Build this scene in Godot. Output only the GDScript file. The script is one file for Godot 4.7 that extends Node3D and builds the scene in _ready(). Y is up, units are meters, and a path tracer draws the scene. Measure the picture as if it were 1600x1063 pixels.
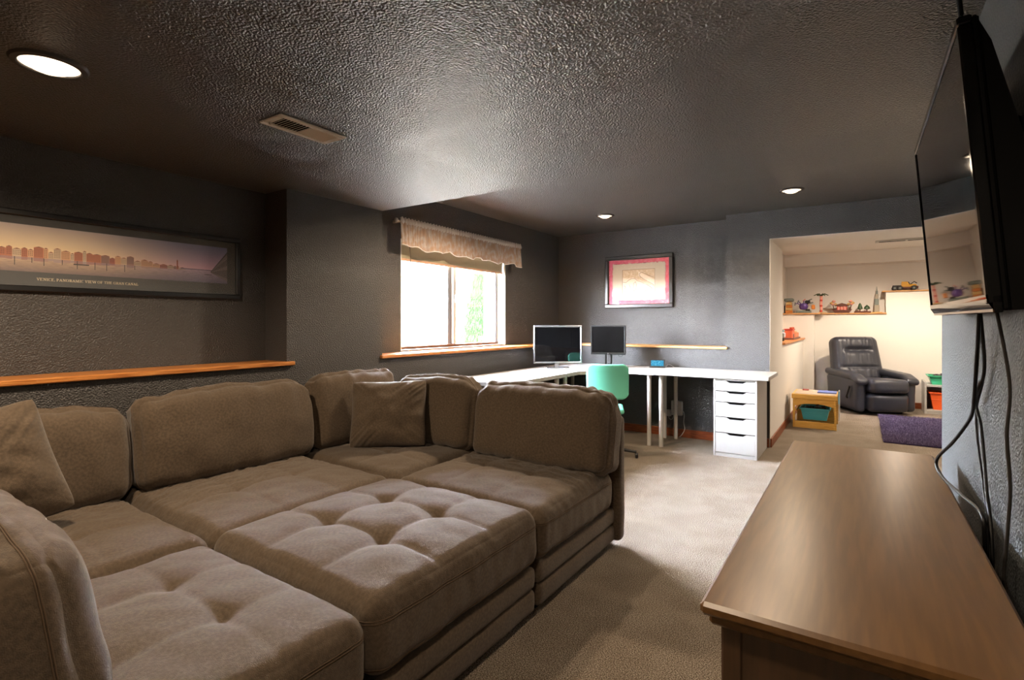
extends Node3D

# ---------------------------------------------------------------- mesh builder
class MB:
	var v := PackedVector3Array()
	var n := PackedVector3Array()
	var t := PackedVector2Array()
	var local := false

	func tri(a: Vector3, b: Vector3, c: Vector3, na: Vector3, nb: Vector3, nc: Vector3, ua := Vector2.ZERO, ub := Vector2.ZERO, uc := Vector2.ZERO) -> void:
		if (b - a).cross(c - a).dot(na + nb + nc) > 0.0:
			v.append_array([a, c, b]); n.append_array([na, nc, nb]); t.append_array([ua, uc, ub])
		else:
			v.append_array([a, b, c]); n.append_array([na, nb, nc]); t.append_array([ua, ub, uc])

	func quad(a: Vector3, b: Vector3, c: Vector3, d: Vector3, nn: Vector3) -> void:
		tri(a, b, c, nn, nn, nn, Vector2(0, 1), Vector2(1, 1), Vector2(1, 0))
		tri(a, c, d, nn, nn, nn, Vector2(0, 1), Vector2(1, 0), Vector2(0, 0))

	# chamfered box
	func box(c: Vector3, size: Vector3, bev := 0.0, b := Basis.IDENTITY) -> MB:
		var h := size * 0.5
		bev = minf(bev, minf(h.x, minf(h.y, h.z)) * 0.98)
		var ax := [Vector3.RIGHT, Vector3.UP, Vector3.BACK]
		for i in 3:
			var j := (i + 1) % 3
			var k := (i + 2) % 3
			for s in [-1.0, 1.0]:
				var nn: Vector3 = ax[i] * s
				var u: Vector3 = ax[j] * (h[j] - bev)
				var w: Vector3 = ax[k] * (h[k] - bev)
				var o: Vector3 = nn * h[i]
				quad(c + b * (o - u - w), c + b * (o + u - w), c + b * (o + u + w), c + b * (o - u + w), b * nn)
			if bev > 0.0:
				for s1 in [-1.0, 1.0]:
					for s2 in [-1.0, 1.0]:
						var e1: Vector3 = ax[i] * s1 * h[i] + ax[j] * s2 * (h[j] - bev)
						var e2: Vector3 = ax[i] * s1 * (h[i] - bev) + ax[j] * s2 * h[j]
						var w2: Vector3 = ax[k] * (h[k] - bev)
						quad(c + b * (e1 - w2), c + b * (e2 - w2), c + b * (e2 + w2), c + b * (e1 + w2), b * (ax[i] * s1 + ax[j] * s2).normalized())
		if bev > 0.0:
			for sx in [-1.0, 1.0]:
				for sy in [-1.0, 1.0]:
					for sz in [-1.0, 1.0]:
						var s := Vector3(sx, sy, sz)
						var p := s * (h - Vector3.ONE * bev)
						var nn := b * s.normalized()
						tri(c + b * (p + Vector3(sx * bev, 0, 0)), c + b * (p + Vector3(0, sy * bev, 0)), c + b * (p + Vector3(0, 0, sz * bev)), nn, nn, nn)
		return self

	func span(x0: float, x1: float, y0: float, y1: float, z0: float, z1: float, bev := 0.0) -> MB:
		return box(Vector3(x0 + x1, y0 + y1, z0 + z1) * 0.5, Vector3(absf(x1 - x0), absf(y1 - y0), absf(z1 - z0)), bev)

	func tube(pts: Array, r: float, sides := 8, r2 := -1.0) -> MB:
		var rings := []
		var last := Vector3.UP
		var m := pts.size()
		for i in m:
			var d: Vector3 = (pts[mini(i + 1, m - 1)] - pts[maxi(i - 1, 0)]).normalized()
			var s := d.cross(last)
			if s.length() < 0.05:
				s = d.cross(Vector3.RIGHT if absf(d.x) < 0.8 else Vector3.UP)
			s = s.normalized()
			var u := s.cross(d).normalized()
			last = u
			var rr := r if r2 < 0.0 else lerpf(r, r2, float(i) / (m - 1))
			var ring := []
			for k in sides:
				var a := TAU * k / sides
				var o := s * cos(a) + u * sin(a)
				ring.append([pts[i] + o * rr, o])
			rings.append(ring)
		for i in m - 1:
			for k in sides:
				var k2 := (k + 1) % sides
				var a = rings[i][k]; var b = rings[i][k2]; var c = rings[i + 1][k2]; var d = rings[i + 1][k]
				tri(a[0], b[0], c[0], a[1], b[1], c[1]); tri(a[0], c[0], d[0], a[1], c[1], d[1])
		for e in [0, m - 1]:
			var dn: Vector3 = (pts[0] - pts[1]).normalized() if e == 0 else (pts[m - 1] - pts[m - 2]).normalized()
			for k in sides:
				tri(pts[e], rings[e][k][0], rings[e][(k + 1) % sides][0], dn, dn, dn)
		return self

	# profile: array of Vector2(radius, height); axis along b.y
	func lathe(prof: Array, at: Vector3, seg := 24, b := Basis.IDENTITY) -> MB:
		for i in prof.size() - 1:
			var p: Vector2 = prof[i]
			var q: Vector2 = prof[i + 1]
			var dn := Vector2(q.y - p.y, -(q.x - p.x)).normalized()
			for k in seg:
				var a0 := TAU * k / seg
				var a1 := TAU * (k + 1) / seg
				var c0 := Vector3(cos(a0), 0, sin(a0))
				var c1 := Vector3(cos(a1), 0, sin(a1))
				var n0 := b * (c0 * dn.x + Vector3.UP * dn.y)
				var n1 := b * (c1 * dn.x + Vector3.UP * dn.y)
				var A := at + b * (c0 * p.x + Vector3.UP * p.y)
				var B := at + b * (c1 * p.x + Vector3.UP * p.y)
				var C := at + b * (c1 * q.x + Vector3.UP * q.y)
				var D := at + b * (c0 * q.x + Vector3.UP * q.y)
				if p.x > 1e-6: tri(A, B, C, n0, n1, n1)
				if q.x > 1e-6: tri(A, C, D, n0, n1, n0)
		return self

	# 2d polygon (x, y of basis b at origin o) pushed along b.z from z0 to z1
	func prism(poly: PackedVector2Array, z0: float, z1: float, o := Vector3.ZERO, b := Basis.IDENTITY) -> MB:
		var ids := Geometry2D.triangulate_polygon(poly)
		for z in [z0, z1]:
			var nn := b.z * (1.0 if z == maxf(z0, z1) else -1.0)
			for i in range(0, ids.size(), 3):
				var p := poly[ids[i]]; var q := poly[ids[i + 1]]; var r := poly[ids[i + 2]]
				tri(o + b * Vector3(p.x, p.y, z), o + b * Vector3(q.x, q.y, z), o + b * Vector3(r.x, r.y, z), nn, nn, nn)
		var area := 0.0
		for i in poly.size():
			var p := poly[i]; var q := poly[(i + 1) % poly.size()]
			area += p.x * q.y - q.x * p.y
		for i in poly.size():
			var p := poly[i]; var q := poly[(i + 1) % poly.size()]
			var e := (q - p).normalized() * signf(area)
			var nn := b * Vector3(e.y, -e.x, 0)
			quad(o + b * Vector3(p.x, p.y, z0), o + b * Vector3(q.x, q.y, z0), o + b * Vector3(q.x, q.y, z1), o + b * Vector3(p.x, p.y, z1), nn)
		return self

	# smooth sheet from a function of (u, v) in 0..1
	func sheet(fn: Callable, nu: int, nv: int, flip := false) -> MB:
		var g := []
		for i in nu + 1:
			var row := PackedVector3Array()
			for j in nv + 1:
				row.append(fn.call(float(i) / nu, float(j) / nv))
			g.append(row)
		var ns := []
		for i in nu + 1:
			var row := PackedVector3Array()
			for j in nv + 1:
				var du: Vector3 = g[mini(i + 1, nu)][j] - g[maxi(i - 1, 0)][j]
				var dv: Vector3 = g[i][mini(j + 1, nv)] - g[i][maxi(j - 1, 0)]
				row.append(du.cross(dv).normalized() * (-1.0 if flip else 1.0))
			ns.append(row)
		for i in nu:
			for j in nv:
				var ua := Vector2(float(i) / nu, float(j) / nv)
				var ub := Vector2(float(i + 1) / nu, float(j) / nv)
				var uc := Vector2(float(i + 1) / nu, float(j + 1) / nv)
				var ud := Vector2(float(i) / nu, float(j + 1) / nv)
				tri(g[i][j], g[i + 1][j], g[i + 1][j + 1], ns[i][j], ns[i + 1][j], ns[i + 1][j + 1], ua, ub, uc)
				tri(g[i][j], g[i + 1][j + 1], g[i][j + 1], ns[i][j], ns[i + 1][j + 1], ns[i][j + 1], ua, uc, ud)
		return self

	func commit(tr: Transform3D) -> ArrayMesh:
		var vv := PackedVector3Array()
		var nn := PackedVector3Array()
		if local:
			vv = v; nn = n
		else:
			vv = tr * v
			nn = Transform3D(tr.basis, Vector3.ZERO) * n
		var a := []
		a.resize(Mesh.ARRAY_MAX)
		a[Mesh.ARRAY_VERTEX] = vv
		a[Mesh.ARRAY_NORMAL] = nn
		a[Mesh.ARRAY_TEX_UV] = t
		var m := ArrayMesh.new()
		m.add_surface_from_arrays(Mesh.PRIMITIVE_TRIANGLES, a)
		return m


# ---------------------------------------------------------------- upholstery
class Soft:
	var half := Vector3.ONE
	var r := 0.05
	var fn

	func _init(h: Vector3, rr: float, f = null) -> void:
		half = h; fn = f
		r = minf(rr, minf(h.x, minf(h.y, h.z)) * 0.999)

	func at(p: Vector3) -> Vector3:
		var q := p * half
		var lim := half - Vector3.ONE * r
		var inner := q.clamp(-lim, lim)
		var nn := (q - inner).normalized()
		var pos := inner + nn * r
		return fn.call(p, pos, nn) if fn != null else pos

	static func ease_t(t: float) -> float:
		return t * 0.45 + 0.55 * sin(t * PI / 2)

	func mesh(step := 0.016) -> ArrayMesh:
		var st := SurfaceTool.new()
		st.begin(Mesh.PRIMITIVE_TRIANGLES)
		st.set_smooth_group(0)
		var ax := [Vector3.RIGHT, Vector3.UP, Vector3.BACK]
		for i in 3:
			var j := (i + 1) % 3
			var k := (i + 2) % 3
			var nj := clampi(int(ceil(2.0 * half[j] / step)), 10, 110)
			var nk := clampi(int(ceil(2.0 * half[k] / step)), 10, 110)
			for s in [-1.0, 1.0]:
				var g := []
				for a in nj + 1:
					var row := PackedVector3Array()
					for b in nk + 1:
						var p := Vector3.ZERO
						p[i] = s
						p[j] = ease_t(-1.0 + 2.0 * a / nj)
						p[k] = ease_t(-1.0 + 2.0 * b / nk)
						row.append(at(p))
					g.append(row)
				for a in nj:
					for b in nk:
						var q: Array = [g[a][b], g[a + 1][b], g[a + 1][b + 1], g[a][b + 1]]
						if s > 0.0:
							for id in [0, 2, 1, 0, 3, 2]: st.add_vertex(q[id])
						else:
							for id in [0, 1, 2, 0, 2, 3]: st.add_vertex(q[id])
		st.index()
		st.generate_normals()
		return st.commit()


# ---------------------------------------------------------------- helpers
var taken := {}
var M := {}
var nz := FastNoiseLite.new()
var nw := FastNoiseLite.new()

func numbered(called: String, under: Node) -> String:
	var key := str(under.get_instance_id()) + called
	var k: int = taken.get(key, 0)
	taken[key] = k + 1
	return called if k == 0 else "%s_%03d" % [called, k]

func thing(called: String, label: String, category: String, at := Vector3.ZERO, turn := 0.0, group := "") -> Node3D:
	var o := Node3D.new()
	o.name = numbered(called, self)
	add_child(o, true)
	o.position = at
	o.rotation_degrees.y = turn
	tag(o, label, category, group)
	return o

func tag(o: Node, label: String, category: String, group := "") -> Node:
	o.set_meta("label", label)
	o.set_meta("category", category)
	if group: o.set_meta("group", group)
	return o

func obj(called: String, shape: Variant, mat: Material, parent: Node = self) -> MeshInstance3D:
	var o := MeshInstance3D.new()
	o.name = numbered(called, parent)
	parent.add_child(o, true)
	var tr := Transform3D.IDENTITY
	if parent != self: tr = parent.global_transform.affine_inverse()
	o.mesh = shape.commit(tr) if shape is MB else shape
	o.material_override = mat
	return o

func struct(called: String, shape: Variant, mat: Material, parent: Node = self) -> MeshInstance3D:
	var o := obj(called, shape, mat, parent)
	if parent == self: o.set_meta("kind", "structure")
	return o

func mb() -> MB:
	return MB.new()

func lb() -> MB:
	var m := MB.new()
	m.local = true
	return m

func spline(pts: Array, n := 8) -> Array:
	var out := []
	for i in pts.size() - 1:
		var p0: Vector3 = pts[maxi(i - 1, 0)]
		var p3: Vector3 = pts[mini(i + 2, pts.size() - 1)]
		for k in n:
			out.append((pts[i] as Vector3).cubic_interpolate(pts[i + 1], p0, p3, float(k) / n))
	out.append(pts[-1])
	return out

func c8(r: float, g: float, b: float) -> Color:
	return Color(r / 255.0, g / 255.0, b / 255.0)

func mat(col: Color, rough := 0.6, metal := 0.0, spec := 0.5) -> StandardMaterial3D:
	var m := StandardMaterial3D.new()
	m.albedo_color = col
	m.roughness = rough
	m.metallic = metal
	m.metallic_specular = spec
	return m

func noise_tex(size: int, freq: float, kind := FastNoiseLite.TYPE_SIMPLEX_SMOOTH, oct := 3, seed_ := 1, ramp: Array = []) -> NoiseTexture2D:
	var f := FastNoiseLite.new()
	f.noise_type = kind
	f.frequency = freq
	f.fractal_octaves = oct
	f.fractal_type = FastNoiseLite.FRACTAL_FBM if oct > 1 else FastNoiseLite.FRACTAL_NONE
	f.seed = seed_
	var x := NoiseTexture2D.new()
	x.width = size
	x.height = size
	x.seamless = true
	x.seamless_blend_skirt = 0.2
	x.noise = f
	x.generate_mipmaps = false
	if ramp:
		var g := Gradient.new()
		g.offsets = PackedFloat32Array(ramp[0])
		g.colors = PackedColorArray(ramp[1])
		x.color_ramp = g
	return x

func triplanar(m: StandardMaterial3D, scale: Vector3, world := true) -> StandardMaterial3D:
	m.uv1_triplanar = true
	m.uv1_world_triplanar = world
	m.uv1_scale = scale
	m.uv1_triplanar_sharpness = 4.0
	return m

func relief(m: StandardMaterial3D, tex: Texture2D, cm: float) -> StandardMaterial3D:
	m.heightmap_enabled = true
	m.heightmap_texture = tex
	m.heightmap_scale = cm
	return m

func wood(a: Color, b: Color, rough: float, axis: int, seed_: int, stretch := 9.0) -> StandardMaterial3D:
	var m := mat(Color.WHITE, rough)
	m.albedo_texture = noise_tex(512, 0.018, FastNoiseLite.TYPE_SIMPLEX_SMOOTH, 4, seed_, [[0.25, 0.5, 0.75], [a, a.lerp(b, 0.5), b]])
	var s := Vector3.ONE * stretch
	s[axis] = stretch / 14.0
	return triplanar(m, s)

# ---------------------------------------------------------------- scene
func _ready() -> void:
	nz.noise_type = FastNoiseLite.TYPE_SIMPLEX_SMOOTH
	nz.frequency = 1.0
	nz.fractal_octaves = 2
	nz.seed = 5
	nw.noise_type = FastNoiseLite.TYPE_SIMPLEX_SMOOTH
	nw.frequency = 1.0
	nw.fractal_octaves = 1
	nw.seed = 11
	camera_and_light()
	materials()
	shell()
	play_room()
	window_wall()
	outside()
	lamps()
	sofa()
	dresser()
	television()
	desks()
	desk_things()
	pictures()
	recliner()
	toys()
	groups()

func groups() -> void:
	var named := {"recessed_light": "recessed ceiling lights", "sofa_section": "armless sections of the sectional", "sofa_corner": "corner sections of the sectional", "throw_pillow": "throw pillows on the sectional", "cable": "cables hanging below the television", "monitor": "monitors on the corner desk", "desk": "straight white desks", "bin": "plastic toy bins in the far room", "ceiling_vent": "ceiling vents"}
	for o in get_children():
		if not o.has_meta("label"): continue
		for k in named:
			if o.name == k or o.name.begins_with(k + "_0"): o.set_meta("group", named[k])
		if o.get_meta("category") == "toy" and o.name != "toy_block": o.set_meta("group", "toy models on the ledges")

func camera_and_light() -> void:
	var cam := Camera3D.new()
	cam.name = "camera"
	add_child(cam)
	cam.position = Vector3(0, 1.2, 0)
	cam.rotation_degrees.y = 33.6094
	var near := 0.05
	cam.set_frustum(2.0 * 531.5 / 820.0 * near, Vector2(0, -26.5 / 820.0 * near), near, 100.0)
	cam.current = true
	var we := WorldEnvironment.new()
	we.name = "world_environment"
	var e := Environment.new()
	e.background_mode = Environment.BG_SKY
	var sky := Sky.new()
	var sm := ProceduralSkyMaterial.new()
	sm.sky_top_color = c8(198, 209, 226)
	sm.sky_horizon_color = c8(238, 240, 242)
	sm.ground_horizon_color = c8(200, 200, 195)
	sm.ground_bottom_color = c8(150, 145, 135)
	sm.sky_energy_multiplier = 13.5
	sm.ground_energy_multiplier = 6.0
	sky.sky_material = sm
	e.sky = sky
	e.tonemap_mode = Environment.TONE_MAPPER_LINEAR
	e.tonemap_exposure = 1.06
	e.sdfgi_enabled = true
	e.ssao_enabled = true
	e.ssil_enabled = true
	we.environment = e
	add_child(we)
	var sun := DirectionalLight3D.new()
	sun.name = "sun"
	add_child(sun)
	sun.light_color = c8(255, 250, 244)
	sun.light_energy = 17.0
	sun.light_angular_distance = 0.6
	sun.shadow_enabled = true
	sun.look_at_from_position(Vector3.ZERO, Vector3(-1.0, -1.25, 0.35))

func materials() -> void:
	var peel := noise_tex(1024, 0.11, FastNoiseLite.TYPE_SIMPLEX_SMOOTH, 3, 3)
	var knock := noise_tex(1024, 0.115, FastNoiseLite.TYPE_SIMPLEX_SMOOTH, 3, 8)
	M.paint = triplanar(relief(mat(c8(72, 70, 69), 0.45), peel, 0.6), Vector3.ONE * 0.9)
	M.slate_paint = triplanar(relief(mat(c8(78, 83, 86), 0.5), peel, 0.3), Vector3.ONE * 0.9)
	M.ceiling = triplanar(relief(mat(c8(78, 76, 74), 0.34, 0.0, 0.75), knock, 0.8), Vector3.ONE * 0.8)
	M.white_paint = triplanar(relief(mat(c8(226, 221, 213), 0.55), peel, 0.08), Vector3.ONE * 0.9)
	var carpet := mat(Color.WHITE, 1.0, 0.0, 0.2)
	carpet.albedo_texture = noise_tex(1024, 0.13, FastNoiseLite.TYPE_SIMPLEX, 3, 21, [[0.25, 0.5, 0.75], [c8(104, 92, 79), c8(160, 147, 131), c8(202, 190, 174)]])
	carpet.detail_enabled = true
	carpet.detail_blend_mode = BaseMaterial3D.BLEND_MODE_MUL
	carpet.detail_albedo = noise_tex(512, 0.006, FastNoiseLite.TYPE_SIMPLEX_SMOOTH, 3, 30, [[0.2, 0.8], [c8(238, 236, 234), c8(255, 255, 255)]])
	M.carpet = triplanar(relief(carpet, noise_tex(1024, 0.16, FastNoiseLite.TYPE_SIMPLEX, 3, 21), 0.8), Vector3.ONE * 1.1)
	M.oak = wood(c8(172, 104, 48), c8(214, 146, 78), 0.38, 2, 40)
	M.oak_x = wood(c8(178, 126, 76), c8(214, 164, 106), 0.38, 0, 41)
	M.cherry = wood(c8(104, 48, 22), c8(142, 76, 38), 0.4, 0, 42)
	M.cherry_z = wood(c8(104, 48, 22), c8(142, 76, 38), 0.4, 2, 42)
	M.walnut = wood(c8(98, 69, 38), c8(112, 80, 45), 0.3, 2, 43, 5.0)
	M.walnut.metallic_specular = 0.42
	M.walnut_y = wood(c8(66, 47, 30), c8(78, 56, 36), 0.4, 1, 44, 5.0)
	M.bright_wood = wood(c8(212, 160, 70), c8(232, 184, 96), 0.4, 0, 45)
	# upholstery
	var fab := mat(Color.WHITE, 0.95, 0.0, 0.25)
	fab.albedo_texture = noise_tex(1024, 0.03, FastNoiseLite.TYPE_SIMPLEX_SMOOTH, 5, 50, [[0.1, 0.5, 0.9], [c8(80, 69, 57), c8(92, 79, 65), c8(104, 90, 74)]])
	fab.rim_enabled = true
	fab.rim = 0.45
	fab.rim_tint = 0.35
	M.fabric = triplanar(relief(fab, noise_tex(512, 0.3, FastNoiseLite.TYPE_SIMPLEX, 2, 51), 0.1), Vector3.ONE * 2.2, false)
	M.seam = mat(c8(96, 78, 60), 0.9)
	M.black = mat(c8(14, 14, 15), 0.4)
	M.black_matte = mat(c8(10, 10, 11), 0.8, 0.0, 0.3)
	M.gloss_black = mat(c8(8, 8, 9), 0.12)
	M.screen = mat(c8(6, 6, 7), 0.03)
	M.screen_matte = mat(c8(14, 13, 13), 0.3, 0.0, 0.12)
	M.silver = mat(c8(190, 192, 196), 0.25, 0.9)
	M.chrome = mat(c8(200, 200, 205), 0.12, 1.0)
	M.white = mat(c8(178, 175, 170), 0.45)
	M.white_soft = mat(c8(196, 190, 182), 0.5)
	M.bright_white = mat(c8(246, 244, 240), 0.35)
	M.vinyl = mat(c8(222, 220, 214), 0.4)
	M.tan_vinyl = mat(c8(104, 68, 42), 0.5)
	M.alu = mat(c8(140, 140, 142), 0.35, 0.6)
	M.mint = mat(c8(110, 205, 176), 0.55)
	M.leather = mat(c8(46, 48, 56), 0.36)
	M.leather = triplanar(relief(M.leather, noise_tex(512, 0.08, FastNoiseLite.TYPE_CELLULAR, 2, 60), 0.06), Vector3.ONE * 3.0, false)
	var glass := mat(Color(1, 1, 1, 0.05), 0.02)
	glass.transparency = BaseMaterial3D.TRANSPARENCY_ALPHA
	M.glass = glass
	M.picture_glass = glass.duplicate()
	M.picture_glass.metallic_specular = 0.15

# ---------------------------------------------------------------- the setting
const LOW := 2.035
const HIGH := 2.285

func shell() -> void:
	struct("floor", mb().span(-4.0, 2.6, -0.15, 0, -9.9, 2.8), M.carpet)
	struct("ceiling", mb().span(-3.6, 0.27, LOW, 2.6, -2.72, 2.8), M.ceiling)
	struct("ceiling", mb().span(-3.6, 2.6, HIGH, 2.6, -5.9, -2.72), M.ceiling)
	# left side: lower wall flush with the pier, recesses above it
	struct("wall_left", mb().span(-3.6, -2.97, 0, 0.935, -5.9, 2.8), M.paint)
	struct("wall_left", mb().span(-3.6, -2.97, 0.935, LOW + 0.05, -2.72, -1.94), M.paint)
	struct("wall_left", mb().span(-3.6, -3.2, 0.935, LOW + 0.05, -1.94, 2.8), M.paint)
	# back side
	struct("wall_back", mb().span(-2.97, -0.733, 0, 0.935, -6.5, -5.59), M.paint)
	struct("wall_back", mb().span(-3.6, -1.13, 0.935, HIGH, -6.0, -5.83), M.paint)
	struct("wall_back", mb().span(-1.13, -0.733, 0.935, HIGH, -6.0, -5.59), M.paint)
	struct("wall_back", mb().span(-0.733, 2.6, 2.014, HIGH, -6.0, -5.59), M.paint)
	# right side: the wall with the television, then the hall beyond its end
	struct("wall_right", mb().span(0.27, 0.42, 0, 2.6, -2.70, 2.8), M.slate_paint)
	struct("wall_right", mb().span(2.4, 2.6, 0, 2.6, -9.9, -2.5), M.white_paint)
	struct("wall_right", mb().span(0.42, 2.4, 0, 2.6, -2.70, -2.5), M.paint)
	struct("wall_near", mb().span(-3.6, -1.1, 0, 2.6, 2.6, 2.8), M.paint)
	struct("wall_near", mb().span(-0.3, 0.42, 0, 2.6, 2.6, 2.8), M.paint)
	struct("wall_near", mb().span(-1.1, -0.3, 2.0, 2.6, 2.6, 2.8), M.paint)
	# lit stair hall behind the photographer
	struct("wall_hall_near", mb().span(-1.6, 0.4, -0.15, 2.6, 4.4, 4.6), M.white_paint)
	struct("wall_hall_left", mb().span(-1.8, -1.6, -0.15, 2.6, 2.8, 4.6), M.white_paint)
	struct("wall_hall_right", mb().span(0.4, 0.6, -0.15, 2.6, 2.8, 4.6), M.white_paint)
	struct("ceiling_hall", mb().span(-1.8, 0.6, 2.4, 2.6, 2.8, 4.6), M.white_paint)
	struct("floor_hall", mb().span(-1.8, 0.6, -0.15, 0, 2.8, 4.6), M.carpet)
	# ledges
	struct("trim_1", mb().span(-3.2, -2.945, 0.936, 0.961, -1.985, 2.6, 0.004), M.oak)
	struct("trim_2", mb().span(-3.17, -2.945, 0.936, 0.961, -5.565, -2.70, 0.004), M.oak)
	struct("trim_3", mb().span(-3.17, -1.115, 0.936, 0.961, -5.83, -5.565, 0.004), M.oak_x)
	# baseboards
	struct("baseboard_back", mb().span(-2.95, -0.735, 0.0, 0.085, -5.59, -5.577, 0.003), M.cherry)
	struct("baseboard_left", mb().span(-2.97, -2.957, 0.0, 0.085, -5.575, 2.6, 0.003), M.cherry_z)
	struct("baseboard_right", mb().span(0.257, 0.27, 0.0, 0.085, -2.70, 2.6, 0.003), M.cherry_z)

func play_room() -> void:
	# the bright room through the opening
	struct("wall_passage", mb().span(-1.12, -0.728, 0.0, 2.012, -6.53, -5.592), M.white_paint)
	struct("ceiling_passage", mb().span(-0.733, 2.4, 2.01, 2.6, -6.53, -5.592), M.white_paint)
	struct("ceiling_playroom", mb().span(-1.4, 2.6, 2.26, 2.6, -9.9, -6.53), M.white_paint)
	struct("wall_playroom_left", mb().span(-1.4, -0.728, 0.0, 0.955, -9.9, -6.53), M.white_paint)
	struct("wall_playroom_left", mb().span(-1.4, -1.0, 0.955, 2.26, -9.9, -6.53), M.white_paint)
	struct("wall_playroom_back", mb().span(-0.728, 0.30, 0.0, 1.33, -9.9, -9.25), M.white_paint)
	struct("wall_playroom_back", mb().span(0.30, 2.6, 0.0, 1.645, -9.9, -9.25), M.white_paint)
	struct("wall_playroom_back", mb().span(-1.4, 2.6, 1.33, 2.26, -9.9, -9.47), M.white_paint)
	struct("wall_playroom_chase", mb().span(-1.0, -0.585, 0.0, 1.33, -9.25, -9.06), M.white_paint)
	struct("trim_4", mb().span(-1.0, -0.50, 1.331, 1.352, -9.47, -9.03, 0.003), M.oak_x)
	struct("trim_5", mb().span(-0.50, 0.31, 1.331, 1.350, -9.47, -9.225, 0.003), M.oak_x)
	struct("trim_6", mb().span(0.255, 2.4, 1.646, 1.664, -9.47, -9.225, 0.003), M.oak_x)
	struct("trim_7", mb().span(-1.0, -0.70, 0.956, 0.978, -9.06, -6.54, 0.003), M.oak)
	struct("trim_8", mb().span(-1.4, 2.4, 2.075, 2.26, -9.47, -9.2), M.white_paint)
	struct("baseboard_passage", mb().span(-0.728, -0.714, 0, 0.085, -9.06, -5.592, 0.003), M.cherry_z)
	struct("baseboard_playroom", mb().span(-0.58, 2.4, 0, 0.085, -9.25, -9.236, 0.003), M.cherry)
	var v := thing("ceiling_vent", "small white slotted vent in the pale ceiling of the far room", "vent", Vector3(0.35, 2.01, -6.33))
	obj("frame", mb().span(0.12, 0.62, 2.003, 2.0095, -6.42, -6.29, 0.002), M.white, v)
	for k in 2:
		obj("slot", mb().span(0.15 + k * 0.23, 0.36 + k * 0.23, 2.0015, 2.0045, -6.375, -6.335), M.black_matte, v)

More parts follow.
